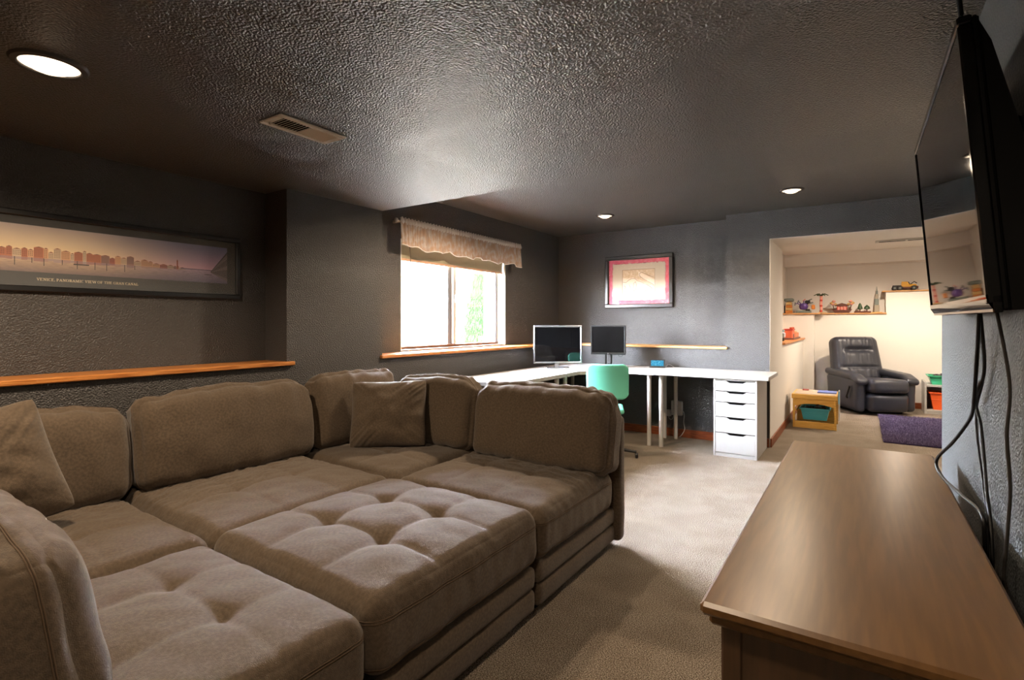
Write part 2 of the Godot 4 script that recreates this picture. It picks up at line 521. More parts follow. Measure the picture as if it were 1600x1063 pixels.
func window_wall() -> void:
	# wall round the window opening
	var z0 := -4.645
	var z1 := -3.105
	struct("wall_left", mb().span(-3.45, -3.17, 0.935, HIGH, -5.9, z0), M.paint)
	struct("wall_left", mb().span(-3.45, -3.17, 0.935, HIGH, z1, -2.72), M.paint)
	struct("wall_left", mb().span(-3.45, -3.17, 1.90, HIGH, z0, z1), M.paint)
	var w := struct("window_1", mb().span(-3.45, -3.25, 0.936, 0.966, z0, z1), M.tan_vinyl)
	obj("jamb", mb().span(-3.45, -3.172, 0.966, 1.90, z0, z0 + 0.012), M.vinyl, w)
	obj("jamb", mb().span(-3.45, -3.172, 0.966, 1.90, z1 - 0.012, z1), M.vinyl, w)
	obj("head", mb().span(-3.45, -3.172, 1.885, 1.90, z0 + 0.012, z1 - 0.012), M.vinyl, w)
	obj("stool", mb().span(-3.25, -3.172, 0.962, 0.975, z0 + 0.012, z1 - 0.012), M.tan_vinyl, w)
	obj("bottom_rail", mb().span(-3.33, -3.26, 0.966, 1.0, z0 + 0.012, z1 - 0.012, 0.004), M.tan_vinyl, w)
	var zm := -3.865
	obj("frame_post", mb().span(-3.33, -3.27, 1.0, 1.885, z0 + 0.012, z0 + 0.05, 0.004), M.alu, w)
	obj("frame_post", mb().span(-3.33, -3.27, 1.0, 1.885, z1 - 0.05, z1 - 0.012, 0.004), M.alu, w)
	obj("meeting_stile", mb().span(-3.325, -3.285, 1.0, 1.885, zm - 0.03, zm + 0.03, 0.004), M.alu, w)
	obj("meeting_stile", mb().span(-3.285, -3.255, 1.0, 1.885, zm - 0.06, zm - 0.015, 0.004), M.white, w)
	obj("pane", mb().span(-3.302, -3.298, 1.0, 1.885, z0 + 0.05, zm - 0.03), M.glass, w)
	obj("pane", mb().span(-3.302, -3.298, 1.0, 1.885, zm + 0.03, z1 - 0.05), M.glass, w)
	obj("latch", mb().span(-3.255, -3.235, 1.40, 1.47, zm - 0.045, zm - 0.028, 0.005), M.white, w)
	# roller shade
	var shade_m := mat(c8(176, 166, 136), 0.8)
	triplanar(relief(shade_m, noise_tex(512, 0.03, FastNoiseLite.TYPE_SIMPLEX, 2, 70), 0.1), Vector3(2, 40, 2))
	var s := thing("window_shade", "olive tan woven shade pulled partway down behind the ruffled valance", "shade", Vector3(-3.2, 1.70, -3.875))
	obj("cloth", mb().span(-3.2, -3.196, 1.742, 1.88, z0 + 0.02, z1 - 0.02), shade_m, s)
	obj("hem_bar", mb().span(-3.207, -3.189, 1.722, 1.744, z0 + 0.018, z1 - 0.018, 0.004), mat(c8(200, 160, 132), 0.6), s)
	obj("pull_cord", mb().tube([Vector3(-3.16, 1.9, -3.2), Vector3(-3.155, 1.7, -3.205), Vector3(-3.155, 1.56, -3.215)], 0.003, 6), mat(c8(120, 106, 88), 0.8), s)
	# rod and valance
	var rod := thing("curtain_rod", "thin white curtain rod above the window", "curtain rod", Vector3(-3.08, 2.02, -3.89))
	obj("rod", mb().tube([Vector3(-3.085, 2.022, -4.80), Vector3(-3.085, 2.022, -2.98)], 0.008, 10), M.white, rod)
	for z in [-4.805, -2.975]:
		obj("finial", mb().lathe([Vector2(0, -0.02), Vector2(0.013, -0.014), Vector2(0.018, 0), Vector2(0.013, 0.014), Vector2(0, 0.02)], Vector3(-3.085, 2.022, z), 14), M.white, rod)
	for z in [-4.76, -3.02]:
		obj("bracket", mb().span(-3.169, -3.08, 2.012, 2.032, z - 0.008, z + 0.008, 0.002), M.white, rod)
	var vm := mat(Color.WHITE, 0.85)
	vm.albedo_texture = noise_tex(512, 0.012, FastNoiseLite.TYPE_SIMPLEX_SMOOTH, 4, 71, [[0.25, 0.5, 0.75], [c8(172, 142, 118), c8(174, 154, 140), c8(182, 172, 166)]])
	vm.backlight_enabled = true
	vm.backlight = c8(70, 48, 34)
	triplanar(vm, Vector3(3, 2, 3))
	var wave := func(a: float, y: float) -> Vector3:
		var z := lerpf(-4.775, -3.0, a)
		var d := clampf((2.035 - y) / 0.24, 0.0, 1.0)
		var gather := sin(a * 330.0 + 2.0 * sin(a * 41.0)) * 0.006 * (1.0 - d * 0.6)
		var fold := sin(a * 62.0 + 2.6 * sin(a * 17.0)) * 0.014 * d + sin(a * 25.0 + 1.0) * 0.008 * d
		return Vector3(-3.066 + gather + fold + 0.01 * d, y, z)
	var val := thing("valance", "gathered taupe and rust ruffled valance on the white rod", "valance", Vector3(-3.08, 1.8, -3.89))
	obj("ruffle", mb().sheet(func(u, w2):
		var drop: float = 2.045 - w2 * (0.235 + 0.009 * sin(u * 55.0) + 0.010 * sin(u * 23.0 + 2.0) - 0.01 * u)
		return wave.call(u, drop), 260, 24), vm, val)
	obj("heading", mb().sheet(func(u, w2):
		var y: float = 2.05 - w2 * 0.05
		var p: Vector3 = wave.call(u, y)
		return Vector3(-3.064 + sin(u * 420.0 + 3.0 * sin(u * 60.0)) * 0.006 + 0.008 * sin(w2 * PI), y + 0.005 * sin(u * 300.0), p.z), 320, 6), mat(c8(206, 198, 192), 0.8), val)
	var hem := []
	for i in 200:
		var u := float(i) / 199
		var y := 2.045 - (0.235 + 0.009 * sin(u * 55.0) + 0.010 * sin(u * 23.0 + 2.0) - 0.01 * u)
		hem.append(wave.call(u, y))
	obj("hem", mb().tube(hem, 0.0035, 5), mat(c8(226, 220, 212), 0.8), val)

func outside() -> void:
	struct("ground_outside", mb().span(-12.0, -3.6, 0.35, 0.55, -16.0, 3.0), mat(c8(200, 194, 182), 0.95))
	var fm := wood(c8(206, 190, 168), c8(228, 214, 196), 0.8, 1, 80, 3.0)
	var f := thing("fence", "tan wooden privacy fence outside the window", "fence", Vector3(-7.0, 0.55, -8.0))
	var board := mb()
	for k in 44:
		var z := -11.6 + k * 0.155
		var b := mb()
		b.prism(PackedVector2Array([Vector2(-0.068, 0.55), Vector2(0.068, 0.55), Vector2(0.068, 2.40), Vector2(0.03, 2.44), Vector2(-0.03, 2.44), Vector2(-0.068, 2.40)]), -0.011, 0.011, Vector3(-7.0, 0, z), Basis(Vector3(0, 0, 1), Vector3.UP, Vector3(-1, 0, 0)))
		obj("board", b, fm, f)
	for y in [0.9, 1.42, 2.1]:
		obj("rail", mb().span(-6.985, -6.945, y - 0.045, y + 0.045, -11.7, -4.9), fm, f)
	for z in [-9.95, -7.85, -5.7]:
		obj("post", mb().span(-6.94, -6.85, 0.55, 2.42, z - 0.045, z + 0.045, 0.004), fm, f)
	obj("brace", mb().tube([Vector3(-6.9, 0.62, -7.05), Vector3(-6.9, 1.45, -7.8)], 0.045, 4), fm, f)
	# columnar shrub
	var sh := thing("evergreen_shrub", "bright green conical evergreen shrub beside the fence, seen through the right pane", "shrub", Vector3(-5.6, 0.55, -7.52))
	obj("stem", mb().tube([Vector3(-5.6, 0.55, -7.52), Vector3(-5.6, 2.0, -7.52)], 0.03, 6, 0.008), mat(c8(90, 66, 44), 0.9), sh)
	var rng := RandomNumberGenerator.new()
	rng.seed = 7
	var leaf := lb()
	leaf.tri(Vector3(-0.012, 0, 0), Vector3(0.012, 0, 0), Vector3(0, 0.075, 0.012), Vector3.BACK, Vector3.BACK, Vector3.BACK)
	leaf.tri(Vector3(0, 0, -0.012), Vector3(0, 0, 0.012), Vector3(0.01, 0.075, 0), Vector3.RIGHT, Vector3.RIGHT, Vector3.RIGHT)
	var mm := MultiMesh.new()
	mm.transform_format = MultiMesh.TRANSFORM_3D
	mm.mesh = leaf.commit(Transform3D.IDENTITY)
	mm.instance_count = 9000
	for i in 9000:
		var h := pow(rng.randf(), 0.8)
		var rad := (0.46 * (1.0 - h * 0.82)) * (1.0 - 0.25 * sin(h * 60.0 + rng.randf() * 2.0) * 0.5) * sqrt(rng.randf_range(0.35, 1.0))
		var a := rng.randf() * TAU
		var b := Basis(Vector3.UP, a) * Basis(Vector3.RIGHT, rng.randf_range(-0.2, 1.2)) * Basis(Vector3.UP, rng.randf() * TAU)
		mm.set_instance_transform(i, Transform3D(b.scaled(Vector3.ONE * rng.randf_range(0.7, 1.3)), Vector3(cos(a) * rad, 0.05 + h * 1.85, sin(a) * rad)))
	var fol := MultiMeshInstance3D.new()
	fol.name = "foliage"
	sh.add_child(fol)
	fol.multimesh = mm
	var lm := mat(c8(22, 54, 16), 0.8, 0.0, 0.1)
	fol.material_override = lm
	fol.set_meta("kind", "stuff")

func recessed(x: float, y: float, z: float, energy: float, col: Color, label: String, size := 0.075, group := "") -> void:
	var o := thing("recessed_light", label, "light", Vector3(x, y, z), 0.0, group)
	var ring := lb()
	ring.lathe([Vector2(size, 0.0), Vector2(size, -0.008), Vector2(size + 0.004, -0.011), Vector2(size + 0.018, -0.008), Vector2(size + 0.024, 0.0)], Vector3.ZERO, 40)
	obj("trim_ring", ring, mat(c8(52, 50, 49), 0.5), o)
	var em := mat(c8(250, 246, 238), 0.5)
	em.emission_enabled = true
	em.emission = col
	em.emission_energy_multiplier = 2.2
	var lens := lb()
	lens.lathe([Vector2(size, -0.003), Vector2(size * 0.72, -0.006), Vector2(size * 0.66, -0.016), Vector2(size * 0.4, -0.024), Vector2(0.0, -0.027)], Vector3.ZERO, 40)
	obj("lens", lens, em, o)
	var l := SpotLight3D.new()
	l.name = "lamp"
	o.add_child(l)
	l.position = Vector3(0, -0.075, 0)
	l.rotation_degrees.x = -90
	l.light_color = col
	l.light_energy = energy
	l.light_size = 0.05
	l.spot_range = 12.0
	l.spot_attenuation = 2.0
	l.spot_angle = 82.0
	l.spot_angle_attenuation = 0.6
	l.shadow_enabled = true

func lamps() -> void:
	var warm := c8(255, 228, 196)
	recessed(-2.18, LOW, -0.585, 2.0, warm, "round recessed ceiling light above the sofa, nearest to the camera", 0.078)
	recessed(-0.45, LOW, -0.3, 0.9, warm, "recessed ceiling light over the television side of the low ceiling, outside the photo", 0.078)
	recessed(-2.18, LOW, 1.4, 1.2, warm, "recessed ceiling light behind the camera on the left, outside the photo", 0.078)
	recessed(-2.15, HIGH, -4.93, 0.9, warm, "round recessed ceiling light above the desk corner, left of two over the desks", 0.07)
	recessed(-0.47, HIGH, -4.82, 1.15, warm, "round recessed ceiling light in front of the opening to the bright far room", 0.07)
	recessed(-2.15, HIGH, -3.34, 2.9, warm, "recessed ceiling light hidden above the drop of the low ceiling, window side", 0.07)
	recessed(-0.47, HIGH, -3.34, 0.9, warm, "recessed ceiling light hidden above the drop of the low ceiling, television side", 0.07)
	recessed(0.35, 2.26, -7.9, 4.0, c8(255, 234, 210), "recessed ceiling light of the bright far room, hidden behind its lintel", 0.08)
	recessed(1.5, 2.26, -7.6, 3.0, c8(255, 234, 210), "second recessed ceiling light of the bright far room, out of sight to the right", 0.08)
	recessed(-0.6, 2.4, 3.6, 2.6, c8(255, 226, 190), "recessed ceiling light of the stair hall behind the camera", 0.08)
	# supply vent in the low ceiling
	var v := thing("ceiling_vent", "white rectangular louvred vent in the dark low ceiling over the sofa", "vent", Vector3(-1.99, LOW, -1.386))
	var fr := mb()
	fr.span(-2.07, -2.042, LOW - 0.008, LOW - 0.0005, -1.547, -1.226, 0.003)
	fr.span(-1.943, -1.915, LOW - 0.008, LOW - 0.0005, -1.547, -1.226, 0.003)
	fr.span(-2.042, -1.943, LOW - 0.008, LOW - 0.0005, -1.547, -1.515, 0.003)
	fr.span(-2.042, -1.943, LOW - 0.008, LOW - 0.0005, -1.258, -1.226, 0.003)
	obj("frame", fr, M.bright_white, v)
	obj("duct_back", mb().span(-2.042, -1.943, LOW - 0.002, LOW - 0.0006, -1.515, -1.258), M.black_matte, v)
	for k in 18:
		var z := -1.508 + k * 0.0144
		var tilt := 0.95 if k > 8 else -0.75
		obj("louvre", mb().box(Vector3(-1.9925, LOW - 0.007, z), Vector3(0.099, 0.0015, 0.0125), 0.0, Basis(Vector3.RIGHT, tilt * 0.6)), M.bright_white, v)
	obj("lever", mb().span(-2.03, -2.02, LOW - 0.016, LOW - 0.006, -1.252, -1.244, 0.001), M.white, v)

# ---------------------------------------------------------------- sofa
func seat_mesh(half: Vector3, tufts: Array, crown: float, dent: float, seed_: float, step := 0.016, back := Vector2.ZERO) -> Array:
	var lines_x := []
	var lines_z := []
	for q in tufts:
		if not lines_x.has(q.x): lines_x.append(q.x)
		if not lines_z.has(q.y): lines_z.append(q.y)
	var f := func(p: Vector3, pos: Vector3, nn: Vector3) -> Vector3:
		var up := smoothstep(0.1, 0.9, nn.y)
		var high := clampf((p.y + 1.0) * 0.5, 0.0, 1.0)
		var y := crown * (1.0 - pow(absf(p.x), 3.0)) * (1.0 - pow(absf(p.z), 3.0)) * high
		for q in tufts:
			var d := Vector2(pos.x - q.x, pos.z - q.y).length()
			y -= dent * (0.45 * exp(-d * d / 0.0042) + 0.55 * exp(-d / 0.014)) * up
		var share := clampf(dent / 0.046, 0.5, 1.0)
		var edge := share * (1.0 - pow(absf(p.x), 6.0)) * (1.0 - pow(absf(p.z), 6.0)) * 0.8 + 0.2 * share
		for l in lines_x:
			var d: float = absf(pos.x - l)
			y -= (0.006 * exp(-d / 0.007) + 0.011 * exp(-d / 0.035)) * up * edge
		for l in lines_z:
			var d: float = absf(pos.z - l)
			y -= (0.006 * exp(-d / 0.007) + 0.011 * exp(-d / 0.035)) * up * edge
		if back != Vector2.ZERO:
			var dp: float = pos.x * back.x + pos.z * back.y
			var wd: float = pos.x * back.y - pos.z * back.x
			var near_back := smoothstep(-0.35, 0.55, p.x * back.x + p.z * back.y)
			y += (absf(nw.get_noise_2d(dp * 26.0 + seed_ * 7.0 + wd * 3.0 + nz.get_noise_2d(wd * 3.0, seed_) * 2.0, wd * 3.2)) - 0.3) * 0.018 * near_back * up
		var side := 1.0 - absf(nn.y)
		var o := Vector3(nn.x, 0, nn.z) * side * 0.007 * (1.0 - p.y * p.y)
		o += nn * nz.get_noise_3d(pos.x * 6.0 + seed_, pos.y * 6.0, pos.z * 6.0) * 0.005
		o += nn * nw.get_noise_3d((pos.x + pos.z) * 16.0 + seed_ * 3.0, pos.y * 7.0, (pos.x - pos.z) * 5.0) * 0.0022 * (0.3 + 0.7 * side)
		return pos + o + Vector3(0, y, 0)
	var s := Soft.new(half, 0.055, f)
	return [s.mesh(step), s]

func seam_loop(s: Soft, y: float, r := 0.0018) -> MB:
	var m := lb()
	for dy in [0.0, 0.07]:
		var pts := []
		for e in 4:
			for k in 40:
				var a := Soft.ease_t(-1.0 + 2.0 * k / 40.0)
				pts.append(s.at([Vector3(a, y + dy, 1), Vector3(1, y + dy, -a), Vector3(-a, y + dy, -1), Vector3(-1, y + dy, a)][e]))
		pts.append(pts[0])
		m.tube(pts, r, 5)
	return m

# a loose back cushion: local x along its width, y up, z out of its face
func back_mesh(half: Vector3, seed_: float, wrinkle := 1.0, step := 0.016) -> Array:
	var f := func(p: Vector3, pos: Vector3, nn: Vector3) -> Vector3:
		var ex := pow(absf(p.x), 2.4)
		var ey := pow(absf(p.y), 2.4)
		var belly := (1.0 - ex) * (1.0 - ey)
		pos.z *= 0.58 + 0.58 * sqrt(maxf(belly, 0.0)) - 0.06 * p.y
		pos.y += 0.018 * (1.0 - ex) * p.y - 0.012 * ex * maxf(p.y, 0.0)
		pos.x *= 1.0 + 0.018 * (1.0 - ey)
		var top := smoothstep(0.35, 1.0, p.y)
		var corner := smoothstep(0.5, 1.0, absf(p.x)) * top
		var w := nw.get_noise_3d(pos.x * 13.0 + seed_, pos.y * 5.0 + pos.x * signf(p.x) * 6.0, pos.z * 5.0)
		var w2 := absf(nw.get_noise_3d(pos.x * 9.0 + pos.y * 14.0 * signf(p.x) + seed_ * 2.0, pos.z * 8.0, 3.0))
		var bot := smoothstep(-0.55, -1.0, p.y)
		var o := nn * (w * 0.010 * (0.12 + top * 0.6 + corner * 0.6 + bot * 0.6) - w2 * 0.020 * corner) * wrinkle
		o += nn * nz.get_noise_3d(pos.x * 5.0 + seed_, pos.y * 5.0, pos.z * 5.0) * 0.008
		o.y += nz.get_noise_2d(pos.x * 2.2 + seed_ * 5.0, 2.0) * 0.014 * top
		return pos + o
	var s := Soft.new(half, minf(half.z * 0.9, 0.066), f)
	return [s.mesh(step), s]

func pillow_mesh(w: float, h: float, t: float, seed_: float) -> ArrayMesh:
	var st := SurfaceTool.new()
	st.begin(Mesh.PRIMITIVE_TRIANGLES)
	st.set_smooth_group(0)
	var n := 56
	for s in [-1.0, 1.0]:
		var g := []
		for i in n + 1:
			var row := PackedVector3Array()
			for j in n + 1:
				var u := sin((-1.0 + 2.0 * i / n) * PI / 2)
				var v := sin((-1.0 + 2.0 * j / n) * PI / 2)
				var b := pow(maxf(1.0 - pow(absf(u), 2.6), 0.0), 0.55) * pow(maxf(1.0 - pow(absf(v), 2.6), 0.0), 0.55)
				var x := u * w * 0.5 * (1.0 - 0.055 * (1.0 - v * v) * absf(u) - 0.05 * pow(absf(u * v), 6.0))
				var y := v * h * 0.5 * (1.0 - 0.055 * (1.0 - u * u) * absf(v) - 0.05 * pow(absf(u * v), 6.0))
				var wr := nw.get_noise_3d(x * 10.0 + seed_, y * 10.0, seed_) * 0.014 + nz.get_noise_3d(x * 5.0, y * 6.0 + seed_, seed_) * 0.02
				var diag := absf(nw.get_noise_2d((absf(u) - absf(v)) * 4.0 + seed_ * s, signf(u) + 2.0 * signf(v))) * 0.035 * pow(absf(u * v), 0.8)
				row.append(Vector3(x, y, s * b * (t * 0.5 + wr - diag)))
			g.append(row)
		for a in n:
			for c in n:
				var q: Array = [g[a][c], g[a + 1][c], g[a + 1][c + 1], g[a][c + 1]]
				for id in ([0, 2, 1, 0, 3, 2] if s > 0.0 else [0, 1, 2, 0, 2, 3]): st.add_vertex(q[id])
	st.index()
	st.generate_normals()
	return st.commit()

func sofa_module(label: String, called: String, x0: float, x1: float, z0: float, z1: float, seat: Array, tufts: Array, panels: Array, seat_top := 0.43, crown := 0.03, dent := 0.022, seed_ := 0.0, back := Vector2.ZERO) -> Node3D:
	var base := Vector3((x0 + x1) / 2, 0, (z0 + z1) / 2)
	var t := thing(called, label, "ottoman" if called == "ottoman" else "sofa", base)
	for y in [[0.03, 0.122], [0.124, 0.212]]:
		var s := Soft.new(Vector3((x1 - x0) / 2 - 0.008, (y[1] - y[0]) / 2, (z1 - z0) / 2 - 0.008), 0.016, func(p: Vector3, pos: Vector3, nn: Vector3) -> Vector3:
			return pos + Vector3(nn.x, 0, nn.z) * (0.006 * (1.0 - p.y * p.y) - 0.004 + nz.get_noise_3d(pos.x * 7.0 + seed_, y[0] * 30.0, pos.z * 7.0) * 0.003))
		var b := obj("base_band", s.mesh(0.03), M.fabric, t)
		b.position = Vector3(0, (y[0] + y[1]) / 2, 0)
	for sx in [-1.0, 1.0]:
		for sz in [-1.0, 1.0]:
			obj("foot", mb().box(base + Vector3(sx * ((x1 - x0) / 2 - 0.07), 0.0165, sz * ((z1 - z0) / 2 - 0.07)), Vector3(0.05, 0.033, 0.05), 0.004), M.black_matte, t)
	var sh := Vector3((seat[1] - seat[0]) / 2, (seat_top - 0.214) / 2, (seat[3] - seat[2]) / 2)
	var sm := seat_mesh(sh, tufts, crown, dent, seed_, 0.0095 if back != Vector2.ZERO else 0.0105, back)
	var cu := obj("seat_cushion", sm[0], M.fabric, t)
	cu.position = Vector3((seat[0] + seat[1]) / 2, 0.214 + sh.y, (seat[2] + seat[3]) / 2) - base
	obj("seam", seam_loop(sm[1], 0.42), M.seam, cu)
	obj("seam", seam_loop(sm[1], -0.80), M.seam, cu)
	for p in panels:
		var s := Soft.new(Vector3((p[1] - p[0]) / 2, (p[5] - p[4]) / 2, (p[3] - p[2]) / 2), 0.03, func(_p: Vector3, pos: Vector3, nn: Vector3) -> Vector3:
			return pos + nn * nz.get_noise_3d(pos.x * 6.0, pos.y * 6.0, pos.z * 6.0) * 0.003)
		var o := obj("back_panel", s.mesh(0.03), M.fabric, t)
		o.position = Vector3((p[0] + p[1]) / 2, (p[4] + p[5]) / 2, (p[2] + p[3]) / 2) - base
	return t

func put_back(t: Node3D, at: Vector3, half: Vector3, turn: float, lean: float, seed_: float, step := 0.016, wrinkle := 1.0) -> MeshInstance3D:
	var bm := back_mesh(half, seed_, wrinkle, step)
	var o := obj("back_cushion", bm[0], M.fabric, t)
	o.position = at - t.position
	o.rotation = Vector3(-lean, turn, 0)
	var sm := lb()
	for off in [0.0, 0.05]:
		var pts := []
		for e in 4:
			for k in 40:
				var a := Soft.ease_t(-1.0 + 2.0 * k / 40.0)
				pts.append((bm[1] as Soft).at([Vector3(a, -1, 0.40 + off), Vector3(1, a, 0.40 + off), Vector3(-a, 1, 0.40 + off), Vector3(-1, -a, 0.40 + off)][e]))
		pts.append(pts[0])
		sm.tube(pts, 0.0016, 5)
	obj("seam", sm, M.seam, o)
	return o

func sofa() -> void:
	var q := 0.143
	var four := [Vector2(-q, -q), Vector2(q, -q), Vector2(-q, q), Vector2(q, q)]
	# ottoman in the middle of the pit
	sofa_module("square tufted ottoman filling the middle of the sectional, four button dents", "ottoman", -1.945, -1.09, -1.835, -0.965, [-1.945, -1.086, -1.834, -0.966], four, [], 0.447, 0.036, 0.046, 1.0)
	# armless section with its back to the desks
	var far := sofa_module("armless sofa section with its back to the desks, right of the far corner", "sofa_section", -1.945, -1.09, -2.705, -1.845, [-1.945, -1.086, -2.60, -1.848], [Vector2(-q, 0.0), Vector2(q, 0.0)], [[-1.95, -1.062, -2.715, -2.635, 0.03, 0.70]], 0.43, 0.03, 0.008, 2.0, Vector2(0, -1))
	put_back(far, Vector3(-1.472, 0.635, -2.525), Vector3(0.432, 0.212, 0.125), 0.0, 0.12, 3.0, 0.013, 1.25)
	# armless section on the wall
	var mid := sofa_module("armless sofa section in the middle of the row under the oak ledge", "sofa_section", -2.95, -1.955, -1.872, -0.992, [-2.86, -1.955, -1.873, -0.991], [Vector2(0.06, -q), Vector2(0.06, q)], [[-2.955, -2.875, -1.873, -0.991, 0.03, 0.70]], 0.43, 0.03, 0.010, 3.0, Vector2(-1, 0))
	put_back(mid, Vector3(-2.755, 0.645, -1.482), Vector3(0.452, 0.216, 0.12), PI / 2, 0.14, 5.0)
	# far corner
	var cf := sofa_module("far corner sofa section holding the square throw pillow, below the pier", "sofa_corner", -2.95, -1.955, -2.705, -1.882, [-2.86, -1.955, -2.60, -1.881], [Vector2(0.12, 0.1)], [[-2.955, -2.875, -2.715, -1.881, 0.03, 0.70], [-2.87, -1.96, -2.715, -2.635, 0.03, 0.70]], 0.43, 0.03, 0.010, 4.0, Vector2(-0.7, -0.7))
	put_back(cf, Vector3(-2.755, 0.655, -2.285), Vector3(0.335, 0.222, 0.11), PI / 2, 0.14, 7.0)
	put_back(cf, Vector3(-2.262, 0.64, -2.535), Vector3(0.33, 0.213, 0.105), 0.0, 0.12, 9.0)
	# near corner
	var cn := sofa_module("near corner sofa section under the panorama picture, at the left edge", "sofa_corner", -2.95, -1.955, -0.982, -0.085, [-2.86, -1.955, -0.982, -0.19], [Vector2(0.12, -0.1)], [[-2.955, -2.875, -0.982, -0.075, 0.03, 0.70], [-2.87, -1.96, -0.155, -0.075, 0.03, 0.70]], 0.43, 0.03, 0.010, 5.0, Vector2(-1, 0))
	put_back(cn, Vector3(-2.755, 0.63, -0.665), Vector3(0.345, 0.205, 0.11), PI / 2, 0.14, 11.0)
	put_back(cn, Vector3(-2.2, 0.64, -0.262), Vector3(0.33, 0.213, 0.105), PI, 0.12, 13.0)
	# near armless
	var near := sofa_module("armless sofa section nearest the camera, its back cushion filling the lower left corner", "sofa_section", -1.945, -1.09, -0.955, -0.085, [-1.945, -1.086, -0.955, -0.19], four, [[-1.95, -1.062, -0.155, -0.075, 0.03, 0.70]], 0.43, 0.03, 0.026, 6.0)
	put_back(near, Vector3(-1.497, 0.63, -0.262), Vector3(0.43, 0.212, 0.125), PI, 0.12, 15.0, 0.011, 0.7)
	# throw pillows
	var p := obj("throw_pillow", pillow_mesh(0.47, 0.41, 0.20, 2.0), M.fabric)
	tag(p, "square throw pillow standing alone in the far corner of the sectional", "pillow", "")
	p.transform = Transform3D(Basis(Vector3.UP, deg_to_rad(33.0)) * Basis(Vector3.RIGHT, deg_to_rad(-17.0)) * Basis(Vector3.BACK, deg_to_rad(2.0)), Vector3(-2.40, 0.648, -2.25))
	var p2 := obj("throw_pillow", pillow_mesh(0.48, 0.44, 0.22, 6.0), M.fabric)
	tag(p2, "square throw pillow tilted in the near corner, cut by the photo's left edge", "pillow", "")
	p2.transform = Transform3D(Basis(Vector3.UP, deg_to_rad(80.0)) * Basis(Vector3.RIGHT, deg_to_rad(-16.0)) * Basis(Vector3.BACK, deg_to_rad(15.0)), Vector3(-2.50, 0.668, -0.455))

# ---------------------------------------------------------------- furniture right
func dresser() -> void:
	var x0 := -0.222
	var x1 := 0.21
	var z0 := -2.33
	var z1 := -0.893
	var d := thing("dresser", "long low walnut-stained wooden dresser below the television", "dresser", Vector3((x0 + x1) / 2, 0, (z0 + z1) / 2))
	var top := mb()
	top.span(x0, x1, 0.718, 0.74, z0, z1, 0.006)
	top.span(x0 + 0.012, x1 - 0.004, 0.70, 0.719, z0 + 0.012, z1 - 0.012, 0.005)
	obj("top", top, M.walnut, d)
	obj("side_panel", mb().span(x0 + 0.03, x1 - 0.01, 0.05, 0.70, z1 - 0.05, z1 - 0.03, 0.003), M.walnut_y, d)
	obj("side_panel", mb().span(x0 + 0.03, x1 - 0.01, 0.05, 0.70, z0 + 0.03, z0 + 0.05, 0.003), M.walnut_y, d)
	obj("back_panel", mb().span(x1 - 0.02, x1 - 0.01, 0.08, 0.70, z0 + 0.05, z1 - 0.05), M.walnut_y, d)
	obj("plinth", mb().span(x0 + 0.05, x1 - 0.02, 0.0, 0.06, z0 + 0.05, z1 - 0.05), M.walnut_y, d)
	for z in [z1 - 0.052, z0 + 0.052]:
		for x in [x0 + 0.045, x1 - 0.025]:
			obj("corner_post", mb().box(Vector3(x, 0.35, z), Vector3(0.034, 0.70, 0.05), 0.004), M.walnut_y, d)
	for r in 3:
		for c in 3:
			var w := (z1 - z0 - 0.18) / 3
			var zz := z0 + 0.09 + w * (c + 0.5)
			var y := 0.075 + 0.207 * r
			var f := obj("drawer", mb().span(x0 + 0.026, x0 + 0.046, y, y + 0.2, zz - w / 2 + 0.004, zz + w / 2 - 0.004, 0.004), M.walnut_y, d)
			obj("knob", mb().lathe([Vector2(0.007, 0), Vector2(0.007, 0.012), Vector2(0.015, 0.018), Vector2(0.012, 0.026), Vector2(0, 0.028)], Vector3(x0 + 0.026, y + 0.1, zz), 14, Basis(Vector3(0, 0, 1), Vector3(-1, 0, 0), Vector3(0, -1, 0))), M.alu, f)

